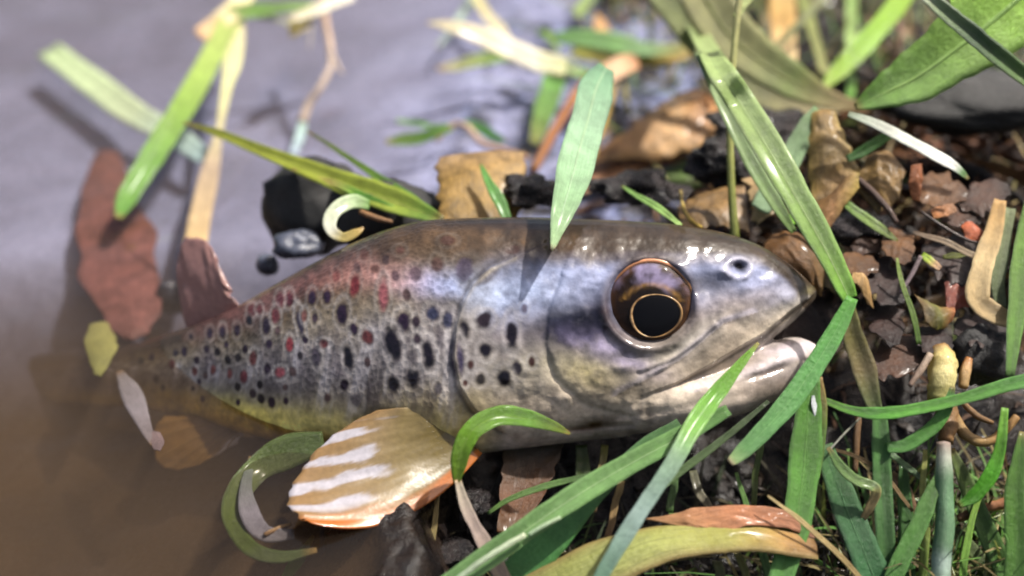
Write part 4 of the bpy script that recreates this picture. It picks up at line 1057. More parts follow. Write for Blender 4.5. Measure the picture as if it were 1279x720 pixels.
for (lb, a, b_) in (('green reed blade looping under water left of the fin', 0, 0),):
    gb(lb, [(404, 552, 10, 30), (364, 562, 2, 44), (326, 582, -6, 36), (298, 615, -9, 30), (290, 648, -10, 24), (312, 684, -9, 22), (350, 696, -8, 16), (396, 688, -6, 6)], [(0, (60, 76, 26)), (0.3, (70, 84, 30)), (0.6, (76, 92, 34)), (1, (70, 84, 50))], fold=0.08)
gb('pale lavender strip of blade inside the green loop under water', [(314, 570, -3, 8), (308, 606, -4, 15), (312, 640, -4, 24), (330, 666, -4, 22), (366, 668, -4, 12)], [(0, (110, 124, 112)), (0.5, (126, 124, 138)), (1, (104, 100, 104))], fold=0.05)
stem('twig', 'short tan stalk lying by the end of the green loop under water', 'twig', [(330, 668, -3, 6), (348, 660, -2, 7), (364, 654, 0, 4)], [(0, (120, 92, 60)), (1, (130, 100, 64))])

# --- behind the trout, top centre
gb('thin grey green stalk crossing behind the bleached tip', [(594, -8, 44, 12), (580, 14, 40, 9), (562, 38, 34, 6), (546, 60, 28, 4)], [(0, (166, 186, 160)), (1, (150, 166, 160))])
gb('short olive blade cut by the top edge, above the level green blade', [(742, -12, 60, 14), (730, 4, 54, 14), (720, 20, 48, 9)], [(0, (150, 176, 110)), (1, (150, 170, 90))])
gb('long blue green blade hanging its brown split tip over the trout', [(758, 84, 'z-150', 20), (745, 110, 'z-100', 42), (735, 150, 'z-40', 46), (722, 195, 'z20', 46), (709, 240, 'z70', 38), (699, 276, 'z98', 24), (692, 304, 'z112', 9), (690, 313, 'z113', 3)], [(0, (112, 156, 120)), (0.3, (150, 184, 150)), (0.6, (150, 188, 140)), (0.85, (160, 188, 140)), (0.93, (200, 190, 150)), (1, (150, 120, 90))], fold=0.10, rib=(170, 200, 170), roll=8)
stem('twig', 'orange brown stalk slanting down from a pale brown knot', 'twig', [(742, 92, 80, 14), (722, 116, 74, 15), (702, 146, 62, 13), (684, 178, 46, 13), (666, 214, 28, 11)], [(0, (156, 110, 70)), (0.5, (150, 92, 44)), (1, (140, 88, 40))], rough=0.2)
leaf('dead_leaf', 'pinkish brown torn leaf end above the blue green blade', 'leaf', [(728, 100, 86), (750, 82, 92), (772, 70, 94), (794, 66, 94)], [(742, 118, 82), (762, 104, 86), (780, 94, 90), (799, 84, 92)], [(0, (190, 150, 120)), (0.6, (206, 170, 134)), (1, (186, 130, 84))], M_DRY, bulge=6, crumple=3)
leaf('dead_leaf', 'flat tan leaf standing behind the trout under the bent stalk', 'leaf', [(546, 196, 'z-190'), (544, 222, 'z-170'), (546, 250, 'z-140'), (552, 284, 'z-110')], [(654, 188, 'z-210'), (656, 212, 'z-180'), (652, 250, 'z-150'), (640, 284, 'z-120')], [(0, (150, 122, 84)), (0.4, (160, 128, 70)), (1, (136, 108, 54))], M_LEAF, bulge=14, crumple=6)
gb('small green blade stuck up in front of the flat tan leaf', [(600, 205, 'z-130', 4), (612, 232, 'z-115', 12), (624, 252, 'z-105', 16), (634, 276, 'z-95', 10)], [(0, (90, 150, 60)), (1, (84, 140, 56))])
leaf('dead_leaf', 'large glossy tan leaf with a curled rim, behind the trout\'s head', 'leaf', [(756, 178, 62), (790, 158, 84), (828, 128, 104), (862, 112, 116), (893, 118, 112)], [(738, 204, 50), (780, 196, 64), (826, 192, 70), (866, 186, 70), (902, 164, 78)], [(0, (160, 116, 72)), (0.3, (170, 128, 80)), (0.6, (206, 166, 116)), (0.8, (170, 122, 72)), (1, (186, 134, 78))], M_LEAF, bulge=17, crumple=11, edgecol=(190, 150, 96), nu=34, nv=20)
leaf('dead_leaf', 'lower tan leaf lobe folded under the large glossy one', 'leaf', [(744, 188, 40), (790, 190, 50), (840, 196, 52), (880, 184, 54)], [(728, 240, 24), (760, 232, 28), (800, 214, 34), (846, 202, 42)], [(0, (156, 110, 78)), (0.5, (150, 106, 66)), (1, (140, 92, 52))], M_LEAF, bulge=5, crumple=7, edgecol=(176, 136, 92))
leaf('dead_leaf', 'dark rolled rim on the top of the glossy tan leaf', 'leaf', [(822, 134, 112), (848, 116, 124), (876, 110, 126), (894, 122, 120)], [(832, 140, 108), (852, 128, 114), (874, 124, 116), (886, 132, 112)], [(0, (120, 90, 50)), (0.5, (104, 74, 40)), (1, (150, 100, 56))], M_LEAF, bulge=-6, crumple=2)
leaf('green_leaf', 'dark green leaf lying under the glossy tan leaf', 'leaf', [(812, 222, 22), (836, 206, 30), (862, 196, 34), (890, 190, 34)], [(818, 250, 10), (848, 242, 14), (874, 230, 18), (896, 206, 26)], [(0, (70, 84, 30)), (0.5, (84, 112, 40)), (1, (76, 100, 36))], M_LEAF, bulge=8, crumple=4)
gb('light green blade tip touching the trout\'s back above the eye', [(776, 232, 'z-110', 3), (800, 247, 'z-80', 8), (825, 262, 'z-50', 10), (850, 281, 'z-15', 5)], [(0, (130, 170, 90)), (0.5, (150, 190, 106)), (1, (160, 190, 110))])
stem('twig', 'thin yellow stalk leaning behind the blue green blade', 'twig', [(772, 92, 80, 6), (762, 128, 68, 7), (750, 165, 52, 7), (742, 196, 36, 7), (735, 236, 20, 6)], [(0, (150, 130, 56)), (0.5, (196, 160, 70)), (1, (190, 160, 110))])
stem('twig', 'short olive stalk dropping from the yellow brown blade base', 'twig', [(776, 88, 74, 8), (780, 112, 60, 8), (786, 142, 40, 7)], [(0, (130, 120, 60)), (1, (130, 124, 70))])
leaf('dead_leaf', 'small orange triangle of leaf near the top edge', 'leaf', [(744, 18, 66), (742, 30, 62), (744, 38, 60)], [(748, 18, 66), (756, 28, 62), (762, 38, 60)], [(0, (200, 150, 80)), (1, (206, 160, 110))], M_DRY, bulge=2, crumple=1)
stem('twig', 'thin straw twig end pointing at the trout behind the tall stem', 'twig', [(868, 214, 36, 5), (885, 226, 30, 6), (908, 242, 24, 5)], [(0, (196, 160, 90)), (1, (170, 140, 80))])
stem('twig', 'hooked yellow stalk at the trout\'s back right of the light tip', 'twig', [(850, 238, 'z-130', 4), (853, 258, 'z-100', 5), (862, 274, 'z-70', 6), (876, 284, 'z-45', 5)], [(0, (160, 140, 80)), (1, (190, 160, 60))])

# --- upper right
stem('grass_stalk', 'straight straw coloured stem standing behind the trout\'s head', 'grass stem', [(926, -20, 'z-110', 9), (920, 30, 'z-105', 9), (914, 100, 'z-98', 9), (912, 170, 'z-92', 9), (914, 240, 'z-85', 10), (918, 300, 'z-78', 12)], [(0, (190, 186, 130)), (0.4, (178, 180, 112)), (0.8, (150, 156, 80)), (1, (120, 126, 60))], M_GRASS, rough=0.05)
gb('pale stem leaf branching at the top of the straight stem', [(918, 22, 'z-104', 8), (930, 2, 'z-112', 14), (946, -22, 'z-120', 16)], [(0, (170, 180, 110)), (1, (176, 190, 130))])
db('broad tan dead blade hanging from the top edge', [(975, -16, 150, 32), (977, 20, 136, 32), (979, 55, 118, 30), (984, 90, 98, 24)], [(0, (176, 150, 90)), (0.4, (180, 140, 72)), (0.7, (206, 180, 130)), (1, (190, 166, 120))], fold=0.06)
gb('narrow olive blade right of the broad tan one', [(1000, -14, 150, 14), (1012, 30, 136, 13), (1022, 62, 122, 12), (1032, 94, 108, 12)], [(0, (140, 150, 80)), (1, (170, 170, 110))])
gb('dark edged blade crossing above the widest green leaf', [(1136, -20, 'z-30', 12), (1168, 4, 'z-26', 18), (1205, 36, 'z-22', 22), (1240, 66, 'z-18', 24), (1290, 104, 'z-16', 22)], [(0, (196, 200, 180)), (0.3, (120, 140, 100)), (0.6, (66, 92, 60)), (1, (90, 120, 56))], fold=0.3)
gb('short dark green blade below the glare streaked one', [(1058, 200, 'z-90', 9), (1082, 186, 'z-84', 14), (1112, 168, 'z-80', 12)], [(0, (70, 116, 50)), (1, (76, 122, 50))])
gb('slim olive green blade slanting over the black pool', [(1045, 246, 'z-62', 8), (1072, 266, 'z-52', 12), (1100, 286, 'z-44', 12), (1122, 302, 'z-40', 4)], [(0, (110, 150, 50)), (1, (110, 124, 50))])
leaf('dead_leaf', 'olive brown hanging leaf below the brown knot', 'leaf', [(1014, 140, 'z-135'), (1008, 180, 'z-118'), (1010, 220, 'z-104'), (1014, 258, 'z-88')], [(1042, 138, 'z-130'), (1056, 170, 'z-112'), (1070, 206, 'z-98'), (1074, 226, 'z-84')], [(0, (150, 120, 66)), (0.5, (136, 112, 66)), (1, (150, 116, 66))], M_LEAF, bulge=12, crumple=5, edgecol=(176, 150, 80))
leaf('dead_leaf', 'tan leaf fold leaning over the snout end of the trout', 'leaf', [(1010, 262, 'z-80'), (1040, 238, 'z-70'), (1064, 216, 'z-62'), (1074, 214, 'z-60')], [(1012, 300, 'z-52'), (1028, 292, 'z-48'), (1050, 262, 'z-48'), (1072, 232, 'z-50')], [(0, (150, 112, 62)), (0.5, (170, 130, 90)), (1, (180, 156, 80))], M_LEAF, bulge=8, crumple=5)
leaf('dead_leaf', 'brown leaf cupping the tip of the snout', 'leaf', [(952, 300, 'z-70'), (978, 288, 'z-62'), (1006, 296, 'z-52'), (1030, 330, 'z-36')], [(960, 336, 'z-42'), (990, 340, 'z-38'), (1012, 352, 'z-34'), (1026, 372, 'z-30')], [(0, (110, 76, 40)), (0.5, (120, 82, 40)), (1, (104, 80, 44))], M_LEAF, bulge=12, crumple=5)
leaf('dead_leaf', 'wrinkled brown leaf right of the snout tip', 'leaf', [(996, 318, 'z-60'), (1014, 334, 'z-50'), (1024, 356, 'z-40')], [(1042, 306, 'z-60'), (1050, 336, 'z-50'), (1044, 368, 'z-42')], [(0, (140, 92, 44)), (1, (96, 84, 50))], M_ROT, bulge=10, crumple=6)
stem('twig', 'short orange twig lying behind the snout', 'twig', [(998, 280, 'z-46', 7), (1018, 296, 'z-40', 9), (1036, 312, 'z-36', 6)], [(0, (190, 120, 50)), (1, (160, 96, 40))])
gb('vivid green scrap of leaf beside the long arching blade', [(976, 272, 'z-55', 6), (988, 274, 'z-50', 13), (1002, 278, 'z-46', 6)], [(0, (120, 180, 50)), (1, (140, 196, 50))])
leaf('dead_leaf', 'pale tan ragged leaf left of the long arching blade', 'leaf', [(930, 222, 'z-125'), (938, 250, 'z-108'), (944, 282, 'z-88')], [(978, 214, 'z-128'), (974, 240, 'z-108'), (964, 268, 'z-92')], [(0, (176, 146, 100)), (1, (150, 130, 90))], M_DRY, bulge=6, crumple=5, tatter=0.18)
leaf('dead_leaf', 'brown leaf patch behind the straight straw stem', 'leaf', [(846, 256, 'z-150'), (880, 238, 'z-160'), (930, 232, 'z-150')], [(850, 286, 'z-100'), (890, 282, 'z-98'), (936, 288, 'z-92')], [(0, (110, 84, 46)), (1, (124, 96, 56))], M_ROT, bulge=8, crumple=8)
leaf('dead_leaf', 'large wet brown leaf plastered on the bank under the green corner leaf', 'leaf', [(1108, 176, 'g8'), (1150, 160, 'g10'), (1200, 150, 'g10'), (1270, 146, 'g10')], [(1120, 216, 'g6'), (1160, 222, 'g8'), (1210, 214, 'g8'), (1275, 212, 'g8')], [(0, (128, 84, 40)), (0.5, (150, 106, 84)), (1, (126, 84, 56))], M_LEAF, bulge=12, crumple=7, nu=30, rib=(110, 70, 40))
leaf('dead_leaf', 'mottled olive brown leaf below the short dark green blade', 'leaf', [(1062, 228, 'z-84'), (1084, 198, 'z-96'), (1108, 186, 'z-98')], [(1098, 268, 'z-56'), (1120, 250, 'z-60'), (1132, 214, 'z-76')], [(0, (130, 104, 56)), (1, (120, 90, 44))], M_LEAF, bulge=9, crumple=7)
leaf('dead_leaf', 'upright orange brown leaf scrap in the wet debris', 'leaf', [(1138, 206, 'z-62'), (1136, 232, 'z-54'), (1140, 250, 'z-48')], [(1152, 204, 'z-62'), (1152, 230, 'z-54'), (1148, 252, 'z-48')], [(0, (150, 84, 40)), (1, (150, 92, 48))], M_LEAF, bulge=4, crumple=3)
leaf('dead_leaf', 'bright orange leaf chip at the right edge of the debris', 'leaf', [(1200, 282, 'z-36'), (1212, 276, 'z-36'), (1222, 284, 'z-34')], [(1206, 296, 'z-28'), (1218, 302, 'z-26'), (1236, 298, 'z-28')], [(0, (196, 104, 60)), (1, (176, 96, 66))], M_LEAF, bulge=4, crumple=2)
leaf('dead_leaf', 'pale orange leaf chip left of the bright orange one', 'leaf', [(1162, 262, 'z-46'), (1176, 256, 'z-48'), (1190, 254, 'z-50')], [(1166, 272, 'z-38'), (1180, 270, 'z-38'), (1196, 264, 'z-42')], [(0, (180, 116, 60)), (1, (160, 120, 90))], M_LEAF, bulge=3, crumple=2)
leaf('dead_leaf', 'dark red brown leaf lying left of the pale straw leaf', 'leaf', [(1180, 352, 'z-8'), (1200, 350, 'z-10'), (1226, 352, 'z-10')], [(1182, 388, 'z8'), (1204, 384, 'z6'), (1226, 378, 'z2')], [(0, (110, 48, 30)), (1, (140, 62, 34))], M_ROT, bulge=5, crumple=4)
leaf('dead_leaf', 'brown rolled leaf with a green flaw, right of the glossy clod', 'leaf', [(1142, 366, 'z10'), (1166, 380, 'z10'), (1192, 384, 'z6')], [(1156, 402, 'z26'), (1174, 412, 'z24'), (1190, 400, 'z16')], [(0, (110, 84, 40)), (0.5, (104, 104, 40)), (1, (150, 92, 56))], M_LEAF, bulge=9, crumple=3)
leaf('dead_leaf', 'pale flake of leaf on the mud under the grass node', 'leaf', [(1060, 352, 'z10'), (1072, 356, 'z12'), (1084, 380, 'z14')], [(1066, 340, 'z6'), (1082, 344, 'z6'), (1092, 386, 'z14')], [(0, (186, 150, 96)), (1, (140, 108, 60))], M_DRY, bulge=3, crumple=2)
gb('tiny yellow green blade bit among the dark debris', [(1152, 318, 'z-14', 7), (1162, 326, 'z-8', 10), (1174, 336, 'z-4', 7)], [(0, (150, 180, 50)), (0.4, (170, 190, 60)), (0.7, (206, 170, 120)), (1, (196, 160, 130))])
gb('short olive blade lying level in the dark debris', [(1178, 320, 'z-18', 5), (1192, 320, 'z-18', 8), (1206, 318, 'z-20', 4)], [(0, (100, 104, 30)), (1, (90, 96, 30))])
stem('twig', 'thin grey twig slanting through the dark debris', 'twig', [(1150, 320, 'z0', 6), (1138, 344, 'z6', 6), (1124, 366, 'z12', 4)], [(0, (120, 104, 104)), (1, (126, 110, 116))])
stem('twig', 'brown twig running down from the mottled leaf', 'twig', [(1070, 222, 'z-76', 8), (1090, 240, 'z-62', 9), (1110, 262, 'z-46', 8), (1120, 278, 'z-38', 6)], [(0, (84, 60, 50)), (1, (76, 54, 44))])
stem('twig', 'long dark twig crossing the debris below the orange chip', 'twig', [(1150, 264, 'z-40', 4), (1180, 284, 'z-30', 4), (1210, 300, 'z-22', 4), (1240, 306, 'z-18', 3)], [(0, (60, 48, 44)), (1, (90, 76, 70))])
db('pale straw leaf standing at the right edge of the debris', [(1250, 250, 'z-30', 14), (1240, 290, 'z-18', 22), (1228, 330, 'z0', 24), (1220, 372, 'z14', 28), (1240, 392, 'z20', 26), (1268, 402, 'z24', 20)], [(0, (190, 150, 90)), (0.4, (200, 176, 130)), (0.7, (176, 150, 104)), (1, (150, 130, 90))], fold=0.2)
gb('grey green blade behind the pale straw leaf', [(1262, 260, 'z-30', 14), (1252, 310, 'z-10', 18), (1246, 350, 'z5', 18), (1250, 386, 'z15', 14)], [(0, (130, 140, 100)), (1, (90, 104, 70))])
blob('mud_shade_lump', 'black shiny clod at the waterlogged hollow near the olive blade', 'mud', 1066, 286, 'z-92', (46, 30, 15), M_CLOD, 0.50, 2.1, 12.0)
blob('mud_shade_lump', 'purplish wet clod behind the straight straw stem', 'mud', 908, 200, 'z-230', (41, 30, 25), M_CLOD, 0.50, 2.1, 14.0)
blob('mud_shade_lump', 'dark wet clod right of the long arching blade', 'mud', 946, 162, 'z-300', (52, 40, 23), M_CLOD, 0.50, 2.1, 17.0)
blob('mud_shade_lump', 'crumbly wet clod below the folded tan leaf', 'mud', 792, 234, 'z-170', (55, 30, 16), M_CLOD, 0.50, 2.1, 19.0)
blob('mud_shade_lump', 'purple black wet clod left of the blue green blade', 'mud', 664, 238, 'z-150', (39, 28, 15), M_CLOD, 0.50, 2.1, 23.0)
blob('mud_shade_lump', 'black lump in place of the shadow under the green corner leaf', 'mud', 1212, 122, 'z-300', (120, 60, 30), M_BLACK, 0.25, 1.6, 29.0)  # black lump stands in for the leaf's shadow
blob('mud_shade_lump', 'lump painted black for the shade above the pale stem base', 'mud', 1232, 446, 'z0', (40, 34, 40), M_BLACK, 0.3, 1.6, 31.0)

# --- sodden leaves that make up the dark debris on the bank
ROT = [(0, (56, 34, 22)), (0.5, (76, 46, 27)), (1, (44, 28, 22))]
ROT2 = [(0, (38, 26, 25)), (0.5, (54, 35, 30)), (1, (32, 24, 24))]
ROT3 = [(0, (92, 58, 28)), (0.5, (110, 74, 38)), (1, (76, 48, 26))]
def sod(label, cx, cy, z, w, h, ang, cols, cr=6, bulge=2, dz=1.15, mt=None):
    a = math.radians(ang); e1, e2 = [], []; cr = 0.5 * cr; bulge = min(bulge, 3)
    for t in (-1, -0.4, 0.3, 1):
        hw = h * 0.5 * (1 - 0.75 * t * t) + 2
        for lst, sg in ((e1, -1), (e2, 1)):
            x, y = t * w * 0.5, sg * hw
            X, Y = cx + x * math.cos(a) - y * math.sin(a), cy + x * math.sin(a) + y * math.cos(a)
            lst.append((X, Y, 'z%.0f' % (z + dz * (Y - cy))))
    leaf('dead_leaf', label, 'leaf', e1, e2, cols, mt or M_LEAF, bulge=bulge, crumple=cr, tatter=0.18)
sod('sodden dark brown leaf under the thin grey twig', 1104, 350, -22, 74, 46, 40, ROT2)
sod('shiny brown leaf curled beside the grass node', 1108, 402, 6, 62, 40, 70, ROT2, 9, 7)
sod('wide brown leaf slick with water above the fat cream stem', 1126, 446, 24, 96, 46, -12, ROT, 8, 6)
sod('small dark leaf folded between cream stem and rolled leaf', 1166, 424, 24, 52, 30, 25, ROT2, 8, 5)
sod('dark brown leaf behind the yellow green bit', 1192, 322, -40, 84, 50, 10, ROT2, 9, 5)
sod('brown leaf crumpled below the glare streaked blade', 1172, 234, -84, 76, 36, 15, ROT3, 9, 4)
sod('dark leaf at the right end below the plastered brown leaf', 1230, 246, -74, 66, 34, -20, ROT, 8, 4)
sod('amber brown leaf scrap left of the thin grey twig', 1122, 306, -38, 50, 34, 60, ROT3, 7, 4)
sod('thin brown leaf edge lying above the bright orange chip', 1196, 270, -56, 60, 20, 8, ROT, 5, 3)
sod('blackish leaf beneath the pale straw leaf', 1226, 410, 4, 70, 36, 0, ROT2, 8, 4)
sod('olive brown leaf in the hollow beside the snout', 1068, 330, -30, 60, 26, 5, ROT3, 6, 4)
sod('brown leaf lying between the two folded tan leaves and the mottled one', 1086, 300, -66, 50, 26, -30, ROT, 6, 4)
sod('flat brown leaf behind the long arching blade', 950, 200, -260, 110, 50, -10, ROT, 9, 4)
sod('dark olive leaf standing in the gap of the open mouth', 990, 404, -70, 110, 60, 20, ROT2, 5, 4, 0.2)
sod('brown leaf shred under the straight straw stem', 884, 268, -130, 70, 24, 5, ROT3, 6, 3)

# --- lower right: grass clump
leaf('dead_leaf', 'small white flake of leaf beside the broad upright blade', 'leaf', [(1014, 494, 'z84'), (1014, 508, 'z88'), (1020, 530, 'z92')], [(1018, 494, 'z84'), (1024, 510, 'z88'), (1024, 530, 'z92')], [(0, (190, 196, 200)), (1, (206, 210, 210))], M_DRY, bulge=1, crumple=1)
gb('deep green blade behind the forking blade', [(1128, 580, 'z40', 10), (1130, 630, 'z50', 18), (1132, 690, 'z62', 22), (1130, 750, 'z72', 22)], [(0, (60, 100, 44)), (1, (64, 108, 48))])
db('brown dead blade sunk between the clump\'s stems', [(1112, 590, 'z20', 12), (1128, 610, 'z34', 18), (1138, 650, 'z44', 16), (1136, 700, 'z52', 8)], [(0, (110, 90, 56)), (1, (120, 84, 60))])
stem('twig', 'silvery brown twig slanting up to the fat cream stem', 'twig', [(1136, 482, 'z60', 6), (1150, 462, 'z56', 9), (1162, 442, 'z48', 9)], [(0, (140, 116, 100)), (1, (170, 150, 130))])
stem('root', 'reddish root end at the right edge below the vivid blade', 'root', [(1196, 648, 'z66', 10), (1226, 636, 'z70', 12), (1262, 626, 'z74', 12)], [(0, (110, 80, 50)), (1, (160, 104, 64))], rough=0.25)
stem('twig', 'thin pale fibre crossing beside the withered crook', 'twig', [(1036, 562, 'z90', 2.5), (1056, 540, 'z84', 3), (1076, 520, 'z78', 2.5)], [(0, (150, 150, 140)), (1, (120, 120, 100))])
stem('twig', 'thin brown stalk behind the upright grey green blade', 'twig', [(1072, 520, 'z30', 9), (1070, 550, 'z40', 9), (1068, 590, 'z50', 7)], [(0, (110, 80, 46)), (1, (100, 74, 44))])
gb('spindly grey green stalk beneath the curved green blade', [(1112, 566, 'z56', 7), (1132, 582, 'z60', 8), (1158, 602, 'z64', 6)], [(0, (84, 120, 70)), (1, (104, 124, 90))])

# --- below the trout
gb('long ribbed blade slanting up right to the lower jaw', [(540, 742, 'z200', 24), (600, 702, 'z190', 27), (670, 654, 'z178', 29), (740, 607, 'z164', 29), (800, 571, 'z150', 28), (850, 545, 'z136', 25), (910, 512, 'z120', 14)], [(0, (110, 150, 90)), (0.4, (112, 152, 88)), (0.8, (104, 146, 80)), (1, (76, 116, 56))], fold=0.22, n=10, rib=(206, 216, 180))
gb('smooth green blade half under the long ribbed one', [(610, 752, 'z150', 40), (660, 704, 'z146', 44), (706, 655, 'z140', 36), (752, 608, 'z128', 26), (804, 560, 'z112', 22), (850, 530, 'z96', 16)], [(0, (84, 142, 76)), (0.4, (84, 140, 76)), (0.7, (70, 112, 60)), (1, (60, 96, 50))], fold=0.08)
stem('straw', 'whitish broken straw lying on the long ribbed blade', 'dead grass', [(560, 732, 'z215', 7), (600, 702, 'z206', 8), (634, 680, 'z198', 8), (656, 668, 'z192', 7)], [(0, (170, 190, 160)), (1, (196, 206, 176))], M_GRASS)
stem('straw', 'second pale broken straw just right of the whitish one', 'dead grass', [(660, 668, 'z190', 6), (680, 656, 'z186', 6), (700, 646, 'z182', 5)], [(0, (160, 186, 150)), (1, (176, 196, 160))], M_GRASS)
gb('blade crossing the lower jaw, green above and bluish below', [(948, 428, 'z88', 4), (925, 455, 'z106', 13), (896, 492, 'z126', 21), (866, 535, 'z158', 23), (838, 580, 'z186', 21), (806, 628, 'z200', 20), (772, 682, 'z212', 19), (738, 740, 'z220', 17)], [(0, (116, 160, 50)), (0.3, (106, 164, 50)), (0.45, (110, 156, 70)), (0.55, (130, 160, 130)), (0.75, (150, 172, 164)), (1, (120, 160, 130))], fold=0.18, n=10)
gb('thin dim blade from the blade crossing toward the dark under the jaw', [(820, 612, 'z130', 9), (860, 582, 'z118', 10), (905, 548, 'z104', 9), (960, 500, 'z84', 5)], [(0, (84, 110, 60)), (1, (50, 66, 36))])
gb('curled green leaf blade folding over the pectoral fin and throat', [(712, 541, 'z96', 4), (690, 532, 'z102', 14), (655, 522, 'z112', 24), (622, 520, 'z122', 27), (594, 534, 'z134', 26), (578, 560, 'z140', 24), (572, 584, 'z140', 18), (570, 604, 'z138', 7)], [(0, (104, 110, 30)), (0.25, (84, 126, 36)), (0.6, (96, 136, 34)), (1, (110, 140, 40))], fold=0.2, n=9, rib=(130, 156, 60), roll=-6)
db('twisted grey brown stalk hanging from the curled green leaf', [(570, 600, 'z138', 8), (578, 624, 'z140', 14), (592, 656, 'z146', 18), (610, 690, 'z154', 24), (634, 736, 'z160', 26)], [(0, (170, 160, 140)), (0.5, (140, 124, 116)), (1, (120, 106, 92))], fold=0.25, twist=30)
leaf('dead_leaf', 'big arched yellow green dying leaf at the bottom edge', 'leaf', [(640, 728, 'z150'), (700, 694, 'z150'), (780, 664, 'z146'), (860, 652, 'z140'), (940, 650, 'z134'), (1016, 668, 'z126')], [(690, 772, 'z190'), (760, 738, 'z188'), (820, 706, 'z180'), (880, 692, 'z170'), (950, 688, 'z160'), (1022, 698, 'z150')], [(0, (142, 146, 84)), (0.4, (150, 156, 84)), (0.7, (150, 148, 70)), (0.9, (170, 130, 72)), (1, (120, 90, 56))], M_GRASS, bulge=8, crumple=4, nu=40, nv=12, edgecol=(160, 140, 90), tatter=0.02)
leaf('dead_leaf', 'rusty brown withered strip along the top of the big arched leaf', 'leaf', [(806, 648, 'z146'), (860, 636, 'z142'), (920, 630, 'z136'), (980, 636, 'z130'), (1018, 656, 'z122')], [(880, 662, 'z152'), (900, 664, 'z152'), (940, 656, 'z148'), (985, 660, 'z140'), (1018, 672, 'z130')], [(0, (150, 110, 70)), (0.5, (170, 112, 76)), (1, (110, 76, 56))], M_DRY, bulge=1, crumple=5)
leaf('dead_leaf', 'amber orange leaf painted dark for the shade under the throat', 'leaf', [(632, 556, 'z20'), (626, 610, 'z50'), (622, 664, 'z76')], [(704, 552, 'z6'), (686, 606, 'z36'), (652, 668, 'z70')], [(0, (44, 38, 18)), (0.6, (96, 56, 22)), (1, (90, 60, 30))], M_GRASS, bulge=-6, crumple=4)  # leaf colours darkened to carry the shade below the fish
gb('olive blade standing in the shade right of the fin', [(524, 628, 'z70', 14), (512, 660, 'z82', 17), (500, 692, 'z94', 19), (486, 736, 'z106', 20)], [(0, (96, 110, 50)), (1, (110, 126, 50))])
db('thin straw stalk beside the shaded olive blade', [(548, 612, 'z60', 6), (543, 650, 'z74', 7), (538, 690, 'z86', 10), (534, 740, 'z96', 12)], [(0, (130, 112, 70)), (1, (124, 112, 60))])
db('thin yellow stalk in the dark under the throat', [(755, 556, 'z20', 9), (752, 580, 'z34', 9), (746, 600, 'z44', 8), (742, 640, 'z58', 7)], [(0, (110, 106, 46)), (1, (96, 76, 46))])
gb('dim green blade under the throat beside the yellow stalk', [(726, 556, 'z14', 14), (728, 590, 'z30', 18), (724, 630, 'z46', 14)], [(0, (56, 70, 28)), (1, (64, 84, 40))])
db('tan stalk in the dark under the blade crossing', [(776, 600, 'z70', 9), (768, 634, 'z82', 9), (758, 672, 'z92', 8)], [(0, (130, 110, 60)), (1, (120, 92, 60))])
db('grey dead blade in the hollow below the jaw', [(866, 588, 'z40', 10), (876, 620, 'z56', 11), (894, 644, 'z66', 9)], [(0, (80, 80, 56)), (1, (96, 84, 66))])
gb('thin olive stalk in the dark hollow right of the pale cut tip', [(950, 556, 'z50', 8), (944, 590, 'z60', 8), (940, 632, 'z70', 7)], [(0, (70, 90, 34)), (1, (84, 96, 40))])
gb('dull olive stalk sunk beneath the big arched leaf', [(896, 700, 'z120', 12), (900, 722, 'z126', 13), (904, 750, 'z130', 12)], [(0, (90, 92, 50)), (1, (80, 84, 40))])
gb('short yellow olive stalk right of the dull one under the arched leaf', [(922, 690, 'z116', 9), (932, 716, 'z122', 10), (940, 750, 'z126', 9)], [(0, (110, 110, 50)), (1, (100, 100, 40))])
gb('small bright green tip at the bottom left of the bank', [(392, 668, 'z60', 4), (378, 690, 'z70', 12), (366, 712, 'z78', 20), (356, 740, 'z84', 22)], [(0, (150, 130, 70)), (0.5, (96, 150, 60)), (1, (80, 146, 56))])
stem('twig', 'grey upright twig below the fin', 'twig', [(402, 650, 'z60', 6), (403, 690, 'z74', 7), (404, 740, 'z88', 7)], [(0, (90, 84, 90)), (1, (84, 76, 76))])
db('tan scrap of dead blade lying below the fin tip', [(420, 716, 'z80', 9), (440, 702, 'z82', 14), (458, 690, 'z80', 10), (470, 676, 'z76', 4)], [(0, (120, 96, 66)), (1, (130, 110, 80))])
blob('pebble', 'low dark wet stone below the curled green leaf', 'stone', 566, 690, 'z60', (26, 20, 10), M_CLOD, 0.4, 1.8, 41.0)
blob('pebble', 'dark wet stone left of the amber leaf', 'stone', 596, 626, 'z30', (24, 20, 11), M_CLOD, 0.4, 1.8, 43.0)
blob('mud_shade_lump', 'wet black clod in the hollow behind the fin', 'mud', 484, 690, 'z40', (34, 30, 18), M_CLOD, 0.4, 2.0, 47.0)

# --- thinner blades of the tangle
gb('narrow green blade standing behind the bluish green leaning blade', [(1060, 560, 'z40', 6), (1066, 610, 'z52', 10), (1078, 670, 'z66', 12), (1084, 740, 'z78', 12)], [(0, (90, 120, 50)), (1, (76, 120, 50))])
gb('thin yellowish blade between the jointed stem and the forking blade', [(1156, 560, 'z60', 5), (1152, 610, 'z72', 8), (1156, 670, 'z84', 10), (1150, 740, 'z94', 10)], [(0, (150, 150, 80)), (1, (110, 140, 60))])
gb('thin bright blade curving up right of the whitish jointed stem', [(1232, 600, 'z70', 4), (1214, 650, 'z84', 8), (1204, 700, 'z96', 10), (1202, 750, 'z104', 10)], [(0, (130, 166, 60)), (1, (90, 140, 50))])
gb('slender blade slanting from under the jaw to the bottom edge', [(920, 590, 'z70', 4), (934, 640, 'z86', 8), (952, 690, 'z100', 10), (968, 745, 'z110', 10)], [(0, (84, 120, 50)), (1, (76, 116, 50))])
